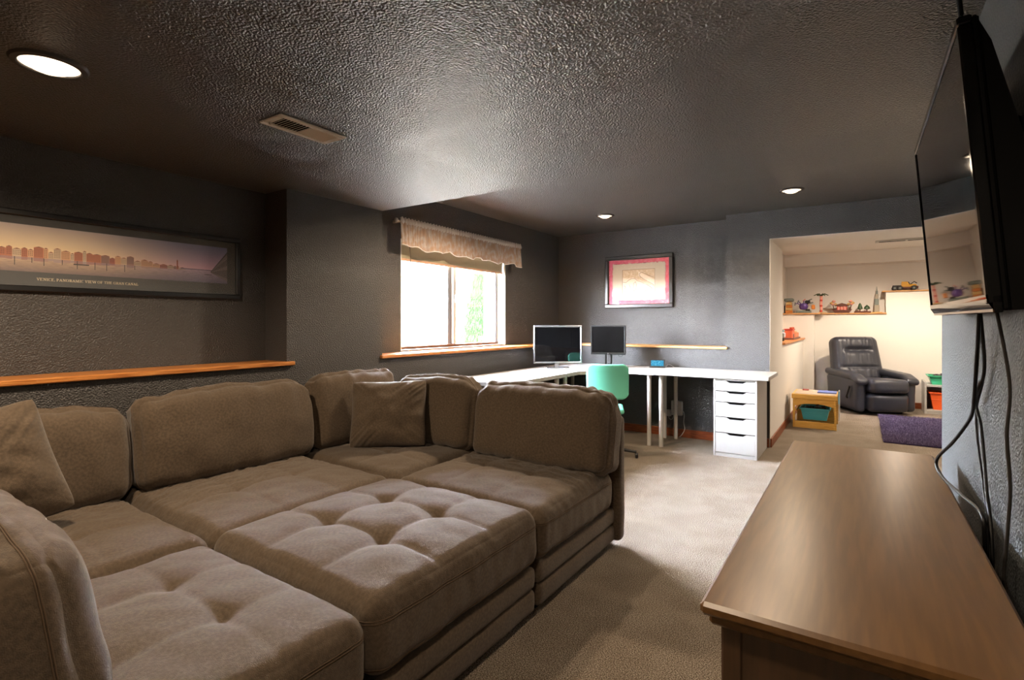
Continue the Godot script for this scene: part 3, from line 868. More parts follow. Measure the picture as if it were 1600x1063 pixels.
func television() -> void:
	# plane fitted to the four corners: far top, far bottom, near bottom, near top
	var s := 0.965 / 0.95
	var cam := Vector3(0, 1.2, 0)
	var ft := cam + (Vector3(0.144, 1.760, -2.138) - cam) * s
	var fb := cam + (Vector3(0.188, 1.223, -2.147) - cam) * s
	var nb := cam + (Vector3(0.188, 1.217, -1.245) - cam) * s
	var nt := cam + (Vector3(0.144, 1.755, -1.236) - cam) * s
	var ez := ((nt - ft) + (nb - fb)).normalized()
	var ey := ((ft - fb) + (nt - nb)).normalized()
	var ex := ey.cross(ez).normalized()
	ey = ez.cross(ex).normalized()
	var c := (ft + fb + nb + nt) / 4
	var w := ((nt - ft).length() + (nb - fb).length()) / 2
	var h := ((ft - fb).length() + (nt - nb).length()) / 2
	var t := thing("television", "black flat television tilted down on the right wall above the dresser", "television", c - ex * 0.0)
	t.transform = Transform3D(Basis(ex, ey, ez), c)
	var hx := h / 2
	var wz := w / 2
	var bz := lb()
	bz.box(Vector3(0.011, hx - 0.008, 0), Vector3(0.022, 0.016, w), 0.003)
	bz.box(Vector3(0.011, 0, wz - 0.010), Vector3(0.022, h - 0.032, 0.020), 0.003)
	bz.box(Vector3(0.011, 0, -wz + 0.006), Vector3(0.022, h - 0.032, 0.012), 0.003)
	obj("bezel", bz, M.gloss_black, t)
	var chin := lb()
	chin.sheet(func(u: float, v: float) -> Vector3:
		return Vector3(-0.001 + 0.010 * pow(1.0 - v, 2.0) * 1.3, -hx + v * 0.034, lerpf(-wz, wz, u)), 40, 10, true)
	chin.box(Vector3(0.014, -hx + 0.016, 0), Vector3(0.014, 0.032, w), 0.002)
	obj("chin", chin, M.screen, t)
	obj("screen", lb().box(Vector3(0.010, 0.009, 0.004), Vector3(0.014, h - 0.050, w - 0.036), 0.001), M.screen, t)
	# rear housing, slimmer at the rim
	var rear := lb()
	rear.box(Vector3(0.026, 0, 0), Vector3(0.012, h - 0.006, w - 0.006), 0.004)
	var poly := PackedVector2Array([Vector2(0.03, -hx + 0.003), Vector2(0.066, -hx + 0.003), Vector2(0.074, 0.04), Vector2(0.046, hx - 0.055), Vector2(0.03, hx - 0.006)])
	rear.prism(poly, -wz + 0.01, wz - 0.01)
	obj("rear_housing", rear, M.black_matte, t)
	obj("antenna", lb().box(Vector3(0.008, hx + 0.10, wz - 0.006), Vector3(0.006, 0.2, 0.016), 0.002), M.black_matte, t)
	var mt := thing("wall_mount", "black tilting wall mount holding the television", "wall mount", Vector3(0.27, 1.5, -1.7))
	obj("wall_plate", mb().span(0.258, 0.2695, 1.36, 1.62, -1.95, -1.45, 0.002), M.black, mt)
	for z in [-1.85, -1.55]:
		obj("arm", mb().span(0.246, 0.258, 1.34, 1.60, z - 0.02, z + 0.02, 0.002), M.black, mt)
	# leads
	var lead := func(label: String, pts: Array, r: float, m: Material) -> void:
		var o := obj("cable", mb().tube(spline(pts, 10), r, 7), m)
		tag(o, label, "cable", "")
	var rub := mat(c8(16, 16, 17), 0.45)
	lead.call("thick black cable looping out over the dresser edge below the television", [Vector3(0.232, 1.25, -1.63), Vector3(0.240, 1.112, -1.727), Vector3(0.245, 1.007, -1.80), Vector3(0.240, 0.950, -1.819), Vector3(0.215, 0.871, -1.896), Vector3(0.190, 0.792, -2.014), Vector3(0.195, 0.755, -1.974), Vector3(0.220, 0.750, -1.79), Vector3(0.238, 0.748, -1.66), Vector3(0.242, 0.70, -1.64), Vector3(0.245, 0.60, -1.66), Vector3(0.245, 0.30, -1.66), Vector3(0.245, 0.02, -1.66)], 0.0045, rub)
	lead.call("black cable twisted with the looping one straight down the wall", [Vector3(0.238, 1.25, -1.68), Vector3(0.252, 1.09, -1.71), Vector3(0.252, 1.0, -1.83), Vector3(0.256, 0.93, -1.78), Vector3(0.254, 0.80, -1.70), Vector3(0.252, 0.68, -1.62), Vector3(0.25, 0.4, -1.6), Vector3(0.252, 0.02, -1.6)], 0.004, rub)
	lead.call("thin black cable hanging just behind the twisted pair", [Vector3(0.24, 1.25, -1.72), Vector3(0.258, 1.08, -1.76), Vector3(0.258, 0.97, -1.86), Vector3(0.258, 0.88, -1.84), Vector3(0.257, 0.78, -1.75), Vector3(0.257, 0.65, -1.70), Vector3(0.257, 0.02, -1.70)], 0.003, rub)
	lead.call("grey-sheened cable nearest the camera hanging from the television", [Vector3(0.23, 1.24, -1.45), Vector3(0.252, 1.08, -1.45), Vector3(0.248, 0.97, -1.45), Vector3(0.254, 0.86, -1.455), Vector3(0.248, 0.74, -1.455), Vector3(0.245, 0.62, -1.46), Vector3(0.25, 0.1, -1.46)], 0.0035, mat(c8(52, 50, 48), 0.35))

# ---------------------------------------------------------------- desks
func desk_leg(x: float, z: float, t: Node3D, top := 0.696) -> void:
	var m := mb()
	m.lathe([Vector2(0.0, 0.0), Vector2(0.02, 0.0), Vector2(0.02, 0.66), Vector2(0.022, 0.662), Vector2(0.022, top - 0.006), Vector2(0.05, top - 0.006), Vector2(0.05, top), Vector2(0, top)], Vector3(x, 0, z), 20)
	obj("leg", m, M.white_soft, t)

func desks() -> void:
	var y0 := 0.697
	var y1 := 0.731
	var a := thing("desk", "white narrow desk along the window wall, left of the corner desk", "desk", Vector3(-2.58, 0, -3.85))
	obj("tabletop", mb().span(-2.88, -2.28, y0, y1, -4.357, -3.36, 0.003), M.white, a)
	for p in [[-2.35, -4.285], [-2.81, -4.285], [-2.35, -3.43], [-2.81, -3.43]]: desk_leg(p[0], p[1], a)
	var b := thing("corner_desk", "white corner desk with a slanted front edge, carrying the monitors", "desk", Vector3(-2.3, 0, -5.0))
	var poly := PackedVector2Array([Vector2(-2.88, 4.362), Vector2(-2.28, 4.362), Vector2(-2.28, 4.62), Vector2(-1.95, 4.965), Vector2(-1.668, 4.965), Vector2(-1.668, 5.565), Vector2(-2.88, 5.565)])
	obj("tabletop", mb().prism(poly, y0, y1, Vector3.ZERO, Basis(Vector3.RIGHT, Vector3(0, 0, -1), Vector3.UP)), M.white, b)
	for p in [[-2.35, -4.45], [-2.80, -5.49], [-1.73, -5.035], [-1.71, -5.46], [-2.81, -4.45]]: desk_leg(p[0], p[1], b)
	var c := thing("desk", "white desk top from the corner desk to the opening, resting on the drawer unit", "desk", Vector3(-1.16, 0, -5.27))
	obj("tabletop", mb().span(-1.66, -0.657, y0 + 0.003, y1 + 0.003, -5.57, -4.965, 0.003), M.white, c)
	for p in [[-1.615, -5.045], [-1.60, -5.48]]: desk_leg(p[0], p[1], c, 0.699)
	# drawer unit
	var u := thing("drawer_unit", "white five-drawer unit with dark cut-out pulls under the desk end", "drawers", Vector3(-0.935, 0, -5.27))
	var x0 := -1.115
	var x1 := -0.752
	var zf := -4.985
	var zb := -5.56
	obj("side_panel", mb().span(x0, x0 + 0.015, 0.0, 0.697, zb, zf, 0.001), M.white, u)
	obj("side_panel", mb().span(x1 - 0.015, x1, 0.0, 0.697, zb, zf, 0.001), M.white, u)
	obj("carcass", mb().span(x0 + 0.015, x1 - 0.015, 0.0, 0.697, zb, zf - 0.022), M.black_matte, u)
	obj("plinth", mb().span(x0 + 0.015, x1 - 0.015, 0.0, 0.03, zf - 0.022, zf - 0.004), M.white, u)
	obj("top_rail", mb().span(x0 + 0.015, x1 - 0.015, 0.684, 0.697, zf - 0.022, zf - 0.004), M.white, u)
	var tops := [0.682, 0.587, 0.490, 0.354, 0.213, 0.032]
	for k in 5:
		var t1: float = tops[k] - 0.0035
		var b1: float = tops[k + 1] + 0.0035
		var xa := x0 + 0.017
		var xb := x1 - 0.017
		var xm := (xa + xb) / 2 + 0.01
		var pl := PackedVector2Array([Vector2(xa, b1), Vector2(xb, b1), Vector2(xb, t1), Vector2(xm + 0.082, t1), Vector2(xm + 0.055, t1 - 0.017), Vector2(xm - 0.055, t1 - 0.017), Vector2(xm - 0.082, t1), Vector2(xa, t1)])
		obj("drawer", mb().prism(pl, zf - 0.018, zf - 0.002), M.white, u)
	# mint chair
	var ch := thing("desk_chair", "mint green swivel chair turned to the corner desk", "chair", Vector3(-1.83, 0, -4.25), 24.0)
	var bk := Soft.new(Vector3(0.182, 0.155, 0.018), 0.017, func(p: Vector3, pos: Vector3, nn: Vector3) -> Vector3:
		var k := maxf(0.0, absf(p.x) + absf(p.y) - 1.72)
		return pos * Vector3(1.0 - k * 0.35, 1.0 - k * 0.35, 1) + Vector3(0, 0, -0.03 * p.x * p.x + 0.012 * p.y * p.y))
	var bo := obj("backrest", bk.mesh(0.012), M.mint, ch)
	bo.position = Vector3(0, 0.69, 0.0)
	bo.rotation.x = 0.08
	var sk := Soft.new(Vector3(0.145, 0.024, 0.17), 0.023)
	obj("seat", sk.mesh(0.02), M.mint, ch).position = Vector3(0, 0.425, -0.2)
	var bar := lb()
	bar.tube([Vector3(0, 0.66, -0.02), Vector3(0, 0.5, 0.0), Vector3(0, 0.42, -0.05), Vector3(0, 0.405, -0.18)], 0.012, 8)
	obj("back_bar", bar, M.black, ch)
	obj("gas_column", lb().tube([Vector3(0, 0.415, -0.2), Vector3(0, 0.07, -0.2)], 0.022, 12), M.black, ch)
	for k in 5:
		var d := Vector3(cos(TAU * k / 5 + 0.2), 0, sin(TAU * k / 5 + 0.2))
		obj("foot", lb().tube([Vector3(0, 0.08, -0.2), Vector3(0, 0.055, -0.2) + d * 0.26], 0.018, 8, 0.012), M.black, ch)
		obj("caster", lb().lathe([Vector2(0, -0.012), Vector2(0.022, -0.012), Vector2(0.024, 0), Vector2(0.022, 0.012), Vector2(0, 0.012)], Vector3(0, 0.0245, -0.2) + d * 0.26, 16, Basis(Vector3.FORWARD, PI / 2) * Basis(Vector3.UP, 0.0)), M.black, ch)

func desk_things() -> void:
	# wide silver monitor, turned to the room
	var m := thing("monitor", "wide silver-framed monitor with a glossy screen in the desk corner", "monitor", Vector3(-2.62, 0.731, -4.80), 33.0)
	obj("stand_base", lb().box(Vector3(0, 0.006, 0.0), Vector3(0.24, 0.01, 0.16), 0.004), M.silver, m)
	obj("stand_neck", lb().box(Vector3(-0.01, 0.05, -0.01), Vector3(0.05, 0.09, 0.025), 0.006), M.silver, m)
	var fr := lb()
	fr.box(Vector3(0, 0.435, 0), Vector3(0.50, 0.018, 0.035), 0.005)
	fr.box(Vector3(0, 0.060, 0), Vector3(0.50, 0.020, 0.035), 0.005)
	fr.box(Vector3(-0.2425, 0.248, 0), Vector3(0.015, 0.36, 0.035), 0.004)
	fr.box(Vector3(0.2425, 0.248, 0), Vector3(0.015, 0.36, 0.035), 0.004)
	obj("frame", fr, M.silver, m)
	obj("screen", lb().box(Vector3(0, 0.248, -0.002), Vector3(0.472, 0.358, 0.024), 0.001), M.screen, m)
	obj("rear_shell", lb().box(Vector3(0, 0.248, -0.03), Vector3(0.42, 0.30, 0.035), 0.012), M.black, m)
	# square black monitor
	var n := thing("monitor", "square black monitor on a forked stand behind the mint chair", "monitor", Vector3(-2.24, 0.731, -5.22), 14.0)
	obj("stand_base", lb().box(Vector3(0, 0.007, -0.02), Vector3(0.2, 0.012, 0.17), 0.004), M.black, n)
	for sx in [-0.028, 0.028]:
		obj("stand_arm", lb().box(Vector3(sx, 0.09, -0.035), Vector3(0.018, 0.17, 0.02), 0.003), M.black, n)
	obj("stand_crossbar", lb().box(Vector3(0, 0.165, -0.03), Vector3(0.08, 0.03, 0.02), 0.003), M.black, n)
	var f2 := lb()
	f2.box(Vector3(0, 0.437, 0), Vector3(0.37, 0.016, 0.03), 0.004)
	f2.box(Vector3(0, 0.145, 0), Vector3(0.37, 0.022, 0.03), 0.004)
	f2.box(Vector3(-0.177, 0.292, 0), Vector3(0.016, 0.28, 0.03), 0.004)
	f2.box(Vector3(0.177, 0.292, 0), Vector3(0.016, 0.28, 0.03), 0.004)
	obj("frame", f2, M.black, n)
	obj("screen", lb().box(Vector3(0, 0.292, -0.002), Vector3(0.342, 0.276, 0.022), 0.001), M.screen_matte, n)
	obj("rear_shell", lb().box(Vector3(0, 0.29, -0.03), Vector3(0.3, 0.24, 0.04), 0.012), M.black, n)
	obj("badge", lb().box(Vector3(0, 0.146, 0.0155), Vector3(0.018, 0.007, 0.002), 0.0), M.silver, n)
	obj("cable", lb().tube(spline([Vector3(0.10, 0.17, -0.03), Vector3(0.11, 0.12, -0.02), Vector3(0.14, 0.115, -0.02), Vector3(0.155, 0.15, -0.03)]), 0.003, 6), M.black, n)
	# smart display
	var e := thing("smart_display", "small smart display with a lit blue screen at the back of the white desk", "display", Vector3(-1.78, 0.734, -5.44), 14.0)
	var tilt := Basis(Vector3.RIGHT, -0.28)
	var bod := PackedVector2Array([Vector2(-0.04, 0.0), Vector2(0.035, 0.0), Vector2(0.032, 0.004), Vector2(0.006, 0.086), Vector2(0.0, 0.086)])
	obj("body", lb().prism(bod, -0.08, 0.08, Vector3.ZERO, Basis(Vector3(0, 0, 1), Vector3.UP, Vector3(-1, 0, 0))), M.black, e)
	var im := Image.create(64, 36, false, Image.FORMAT_RGB8)
	for y in 36:
		for x in 64:
			var g := 0.5 + 0.5 * nz.get_noise_2d(x * 0.07, y * 0.13)
			im.set_pixel(x, y, c8(40, 150, 205).lerp(c8(150, 230, 250), g * g * 1.3))
	var sm := mat(c8(4, 4, 5), 0.1)
	sm.emission_enabled = true
	sm.emission = Color.WHITE
	sm.emission_operator = BaseMaterial3D.EMISSION_OP_MULTIPLY
	sm.emission_texture = ImageTexture.create_from_image(im)
	sm.emission_energy_multiplier = 0.9
	var sc := lb()
	var sn := Vector3(0, 0.30, 0.95).normalized()
	sc.quad(Vector3(-0.064, 0.017, 0.0300), Vector3(0.064, 0.017, 0.0300), Vector3(0.064, 0.074, 0.0118), Vector3(-0.064, 0.074, 0.0118), sn)
	obj("screen", sc, sm, e)
	obj("power_lead", mb().tube(spline([Vector3(-1.70, 0.742, -5.47), Vector3(-1.68, 0.765, -5.48), Vector3(-1.655, 0.758, -5.5), Vector3(-1.63, 0.739, -5.52)]), 0.003, 6), M.white, e)
	# outlet with adapters under the desk
	var o := thing("power_outlet", "white wall outlet box with plugs under the desk behind the legs", "outlet", Vector3(-1.614, 0.30, -5.588))
	obj("box", mb().span(-1.674, -1.554, 0.227, 0.383, -5.589, -5.555, 0.008), M.white, o)
	obj("adapter", mb().span(-1.722, -1.676, 0.212, 0.280, -5.589, -5.55, 0.006), M.white, o)
	obj("power_cord", mb().tube(spline([Vector3(-1.556, 0.287, -5.56), Vector3(-1.535, 0.25, -5.556), Vector3(-1.54, 0.16, -5.556), Vector3(-1.53, 0.09, -5.556), Vector3(-1.56, 0.03, -5.55), Vector3(-1.58, 0.008, -5.54)]), 0.0035, 6), M.white, o)
	obj("power_cord", mb().tube(spline([Vector3(-1.70, 0.214, -5.565), Vector3(-1.69, 0.185, -5.56), Vector3(-1.66, 0.185, -5.56), Vector3(-1.645, 0.23, -5.565)]), 0.0025, 6), M.white, o)

# ---------------------------------------------------------------- pictures
func quad_frame(x: float, z0: float, z1: float, y0: float, y1: float, w: float, d: float) -> MB:
	var m := mb()
	m.span(x, x + d, y0, y0 + w, z0, z1, 0.004)
	m.span(x, x + d, y1 - w, y1, z0, z1, 0.004)
	m.span(x, x + d, y0 + w, y1 - w, z0, z0 + w, 0.004)
	m.span(x, x + d, y0 + w, y1 - w, z1 - w, z1, 0.004)
	return m

func print_mat(im: Image) -> StandardMaterial3D:
	var m := mat(Color.WHITE, 0.8, 0.0, 0.1)
	m.albedo_texture = ImageTexture.create_from_image(im)
	m.texture_repeat = false
	return m

func panorama() -> Image:
	var W := 1536
	var H := 240
	var im := Image.create(W, H, false, Image.FORMAT_RGB8)
	var rng := RandomNumberGenerator.new()
	rng.seed = 12
	var hz := 160
	for x in W:
		var u := float(x) / W
		for y in H:
			var c: Color
			if y < hz:
				var v := float(y) / hz
				var left := c8(206, 190, 186).lerp(c8(255, 226, 170), pow(v, 0.8))
				var right := c8(112, 116, 156).lerp(c8(200, 156, 182), pow(v, 1.2))
				c = left.lerp(right, smoothstep(0.40, 0.98, u))
			else:
				var v := float(y - hz) / (H - hz)
				var left := c8(228, 196, 160).lerp(c8(120, 100, 96), v)
				var right := c8(168, 146, 170).lerp(c8(88, 84, 110), v)
				c = left.lerp(right, smoothstep(0.45, 0.95, u))
				c = c.lerp(c8(60, 54, 58), 0.35 * maxf(0.0, nw.get_noise_2d(x * 0.02, y * 0.35)))
			im.set_pixel(x, y, c)
	# waterfront houses
	var x := 380
	while x < 1240:
		var w := rng.randi_range(14, 42)
		var far := clampf((x - 900) / 340.0, 0.0, 1.0)
		var h := int(rng.randi_range(30, 54) * (1.0 - far * 0.75))
		var wall: Color = [c8(186, 112, 78), c8(214, 162, 120), c8(164, 92, 74), c8(206, 178, 148), c8(150, 112, 100)][rng.randi_range(0, 4)]
		wall = wall.lerp(c8(120, 100, 116), far * 0.5)
		im.fill_rect(Rect2i(x, hz - h + 6, w, h), wall)
		for k in w:
			var rh := int(6.0 * (1.0 - absf(k - w * 0.5) / (w * 0.5)))
			im.fill_rect(Rect2i(x + k, hz - h + 6 - rh, 1, rh), c8(120, 66, 50))
		for wy in range(hz - h + 12, hz, 9):
			for wx in range(x + 3, x + w - 3, 7):
				im.fill_rect(Rect2i(wx, wy, 3, 5), wall.darkened(0.5))
		im.fill_rect(Rect2i(x, hz + 6, w, h / 3), wall.lerp(c8(150, 130, 140), 0.6))
		x += w
	im.fill_rect(Rect2i(1216, hz - 46, 8, 52), c8(140, 76, 66))
	for k in 10:
		im.fill_rect(Rect2i(1216 + k / 2, hz - 46 - k, 8 - k if k < 8 else 1, 1), c8(120, 70, 60))
	im.fill_rect(Rect2i(1240, hz - 4, 200, 6), c8(110, 96, 122))
	for k in 9:
		im.fill_rect(Rect2i(420 + k * 70 + rng.randi_range(0, 30), hz + 6, 3, rng.randi_range(20, 46)), c8(52, 44, 46))
	im.fill_rect(Rect2i(690, hz + 22, 70, 6), c8(50, 42, 44))
	im.fill_rect(Rect2i(1385, hz + 26, 50, 4), c8(56, 50, 60))
	# long palace at the right edge, in perspective
	for px in range(1426, W):
		var k := float(px - 1426) / (W - 1426)
		var top := int(lerpf(hz + 6, 26, k))
		var bot := int(lerpf(hz + 14, 226, k))
		im.fill_rect(Rect2i(px, top, 1, bot - top), c8(108, 98, 104))
		im.fill_rect(Rect2i(px, top, 1, int(4 + 10 * k)), c8(58, 54, 64))
		if px % 9 < 4:
			im.fill_rect(Rect2i(px, int(lerpf(top, bot, 0.25)), 1, int((bot - top) * 0.22)), c8(52, 48, 56))
			im.fill_rect(Rect2i(px, int(lerpf(top, bot, 0.6)), 1, int((bot - top) * 0.3)), c8(44, 40, 48))
	return im

func line(im: Image, pts: Array, col: Color, wd := 2) -> void:
	for i in pts.size() - 1:
		var a: Vector2 = pts[i]
		var b: Vector2 = pts[i + 1]
		var n := int(a.distance_to(b)) + 1
		for k in n + 1:
			var p := a.lerp(b, float(k) / n)
			im.fill_rect(Rect2i(int(p.x), int(p.y), wd, wd), col)

func map_print() -> Image:
	var W := 640
	var H := 460
	var im := Image.create(W, H, false, Image.FORMAT_RGB8)
	var cream := c8(208, 192, 174)
	for y in H:
		for x in W:
			var pink := c8(200, 78, 108).lerp(c8(208, 82, 98), float(x) / W)
			pink = pink.lightened(0.14 * nz.get_noise_2d(x * 0.02, y * 0.02) + 0.04)
			var d := minf(minf(x, W - x), minf(y, H - y)) as float
			var e := 42.0 + 9.0 * nz.get_noise_2d(x * 0.035, y * 0.035 + 9.0)
			im.set_pixel(x, y, pink if d < e - 3.0 else (pink.darkened(0.3) if d < e else cream))
	var x0 := 150.0
	var y0 := 105.0
	var mw := 340.0
	var mh := 250.0
	var sea := c8(206, 178, 144)
	var land := c8(242, 224, 206)
	var ink := c8(112, 82, 62)
	im.fill_rect(Rect2i(int(x0), int(y0), int(mw), int(mh)), land)
	# coast drawn in map units 0..1
	var west := [Vector2(0.02, 0.5), Vector2(0.12, 0.52), Vector2(0.2, 0.42), Vector2(0.3, 0.36), Vector2(0.4, 0.37), Vector2(0.46, 0.46), Vector2(0.56, 0.5), Vector2(0.68, 0.58), Vector2(0.8, 0.66), Vector2(0.92, 0.78), Vector2(0.88, 0.9)]
	var east := [Vector2(0.98, 0.66), Vector2(0.86, 0.56), Vector2(0.76, 0.48), Vector2(0.66, 0.4), Vector2(0.56, 0.3), Vector2(0.52, 0.2), Vector2(0.6, 0.12), Vector2(0.72, 0.2), Vector2(0.88, 0.3), Vector2(0.96, 0.34)]
	for yy in int(mh):
		for xx in int(mw):
			var u := xx / mw
			var v := yy / mh
			var adri: bool = v > 0.08 + (u - 0.5) * 0.75 and v < 0.26 + (u - 0.5) * 0.9 + 0.02 * nz.get_noise_2d(xx * 0.05, 3.0) and u > 0.5
			var noisy := nz.get_noise_2d(xx * 0.03, yy * 0.03)
			if not adri and v < 0.34 + 0.6 * (u - 0.35) * float(u > 0.35) + 0.05 * noisy:
				im.set_pixel(int(x0) + xx, int(y0) + yy, sea.lerp(land, 0.3 + 0.4 * noisy))
	var tr := func(pts: Array) -> Array:
		var o := []
		for p in pts: o.append(Vector2(x0 + p.x * mw, y0 + p.y * mh))
		return o
	line(im, tr.call(west), ink, 3)
	line(im, tr.call(east), ink, 3)
	line(im, tr.call([Vector2(0.36, 0.55), Vector2(0.42, 0.5), Vector2(0.44, 0.62), Vector2(0.42, 0.85), Vector2(0.36, 0.88), Vector2(0.35, 0.7), Vector2(0.36, 0.55)]), ink, 3)
	line(im, tr.call([Vector2(0.02, 0.62), Vector2(0.1, 0.7), Vector2(0.06, 0.82), Vector2(0.1, 0.95)]), ink, 3)
	line(im, tr.call([Vector2(0.22, 0.62), Vector2(0.26, 0.75), Vector2(0.24, 0.88), Vector2(0.28, 0.98)]), ink, 3)
	line(im, tr.call([Vector2(0.66, 0.97), Vector2(0.74, 0.86), Vector2(0.86, 0.88)]), ink, 3)
	line(im, tr.call([Vector2(0, 0), Vector2(1, 0), Vector2(1, 1), Vector2(0, 1), Vector2(0, 0)]), ink, 3)
	return im

func pictures() -> void:
	var x := -3.199
	var a := thing("framed_panorama", "long black framed panorama print of a canal city on the left wall", "picture", Vector3(x, 1.35, -1.015))
	obj("frame", quad_frame(x, -1.765, -0.265, 1.345, 1.716, 0.027, 0.024), M.black, a)
	obj("mat_board", mb().span(x, x + 0.006, 1.37, 1.69, -1.74, -0.29), mat(c8(22, 26, 28), 0.8), a)
	var q := mb()
	q.quad(Vector3(x + 0.0068, 1.437, -0.34), Vector3(x + 0.0068, 1.437, -1.69), Vector3(x + 0.0068, 1.652, -1.69), Vector3(x + 0.0068, 1.652, -0.34), Vector3.RIGHT)
	obj("print", q, print_mat(panorama()), a)
	var tm := TextMesh.new()
	tm.text = "VENICE, PANORAMIC VIEW OF THE GRAN CANAL"
	var sf := SystemFont.new()
	sf.font_names = PackedStringArray(["Droid Serif"])
	tm.font = sf
	tm.font_size = 24
	tm.pixel_size = 0.00072
	tm.depth = 0.0006
	var tx := obj("caption", tm, mat(c8(226, 206, 168), 0.6), a)
	tx.rotation_degrees.y = 90
	tx.position = Vector3(0.0072, 1.405 - 1.35, 0.0)
	obj("glass", mb().span(x + 0.012, x + 0.014, 1.372, 1.689, -1.738, -0.292), M.picture_glass, a)
	# map on the back wall
	var b := thing("framed_map", "black framed map print with a pink mat on the back wall", "picture", Vector3(-2.128, 1.375, -5.829))
	var f := mb()
	var z := -5.829
	f.span(-2.532, -1.724, 1.374, 1.420, z, z + 0.035, 0.008)
	f.span(-2.532, -1.724, 1.934, 1.980, z, z + 0.035, 0.008)
	f.span(-2.532, -2.486, 1.420, 1.934, z, z + 0.035, 0.008)
	f.span(-1.770, -1.724, 1.420, 1.934, z, z + 0.035, 0.008)
	obj("frame", f, mat(c8(34, 30, 29), 0.35), b)
	var q2 := mb()
	q2.quad(Vector3(-2.488, 1.418, z + 0.010), Vector3(-1.768, 1.418, z + 0.010), Vector3(-1.768, 1.936, z + 0.010), Vector3(-2.488, 1.936, z + 0.010), Vector3.BACK)
	obj("print", q2, print_mat(map_print()), b)
	obj("backing", mb().span(-2.49, -1.766, 1.416, 1.938, z, z + 0.008), M.black, b)
	obj("glass", mb().span(-2.486, -1.770, 1.42, 1.934, z + 0.016, z + 0.018), M.picture_glass, b)

# ---------------------------------------------------------------- far room
func soft_part(called: String, t: Node3D, at: Vector3, half: Vector3, r: float, m: Material, rot := Vector3.ZERO, fn = null, step := 0.02) -> MeshInstance3D:
	var o := obj(called, Soft.new(half, r, fn).mesh(step), m, t)
	o.position = at
	o.rotation = rot
	return o

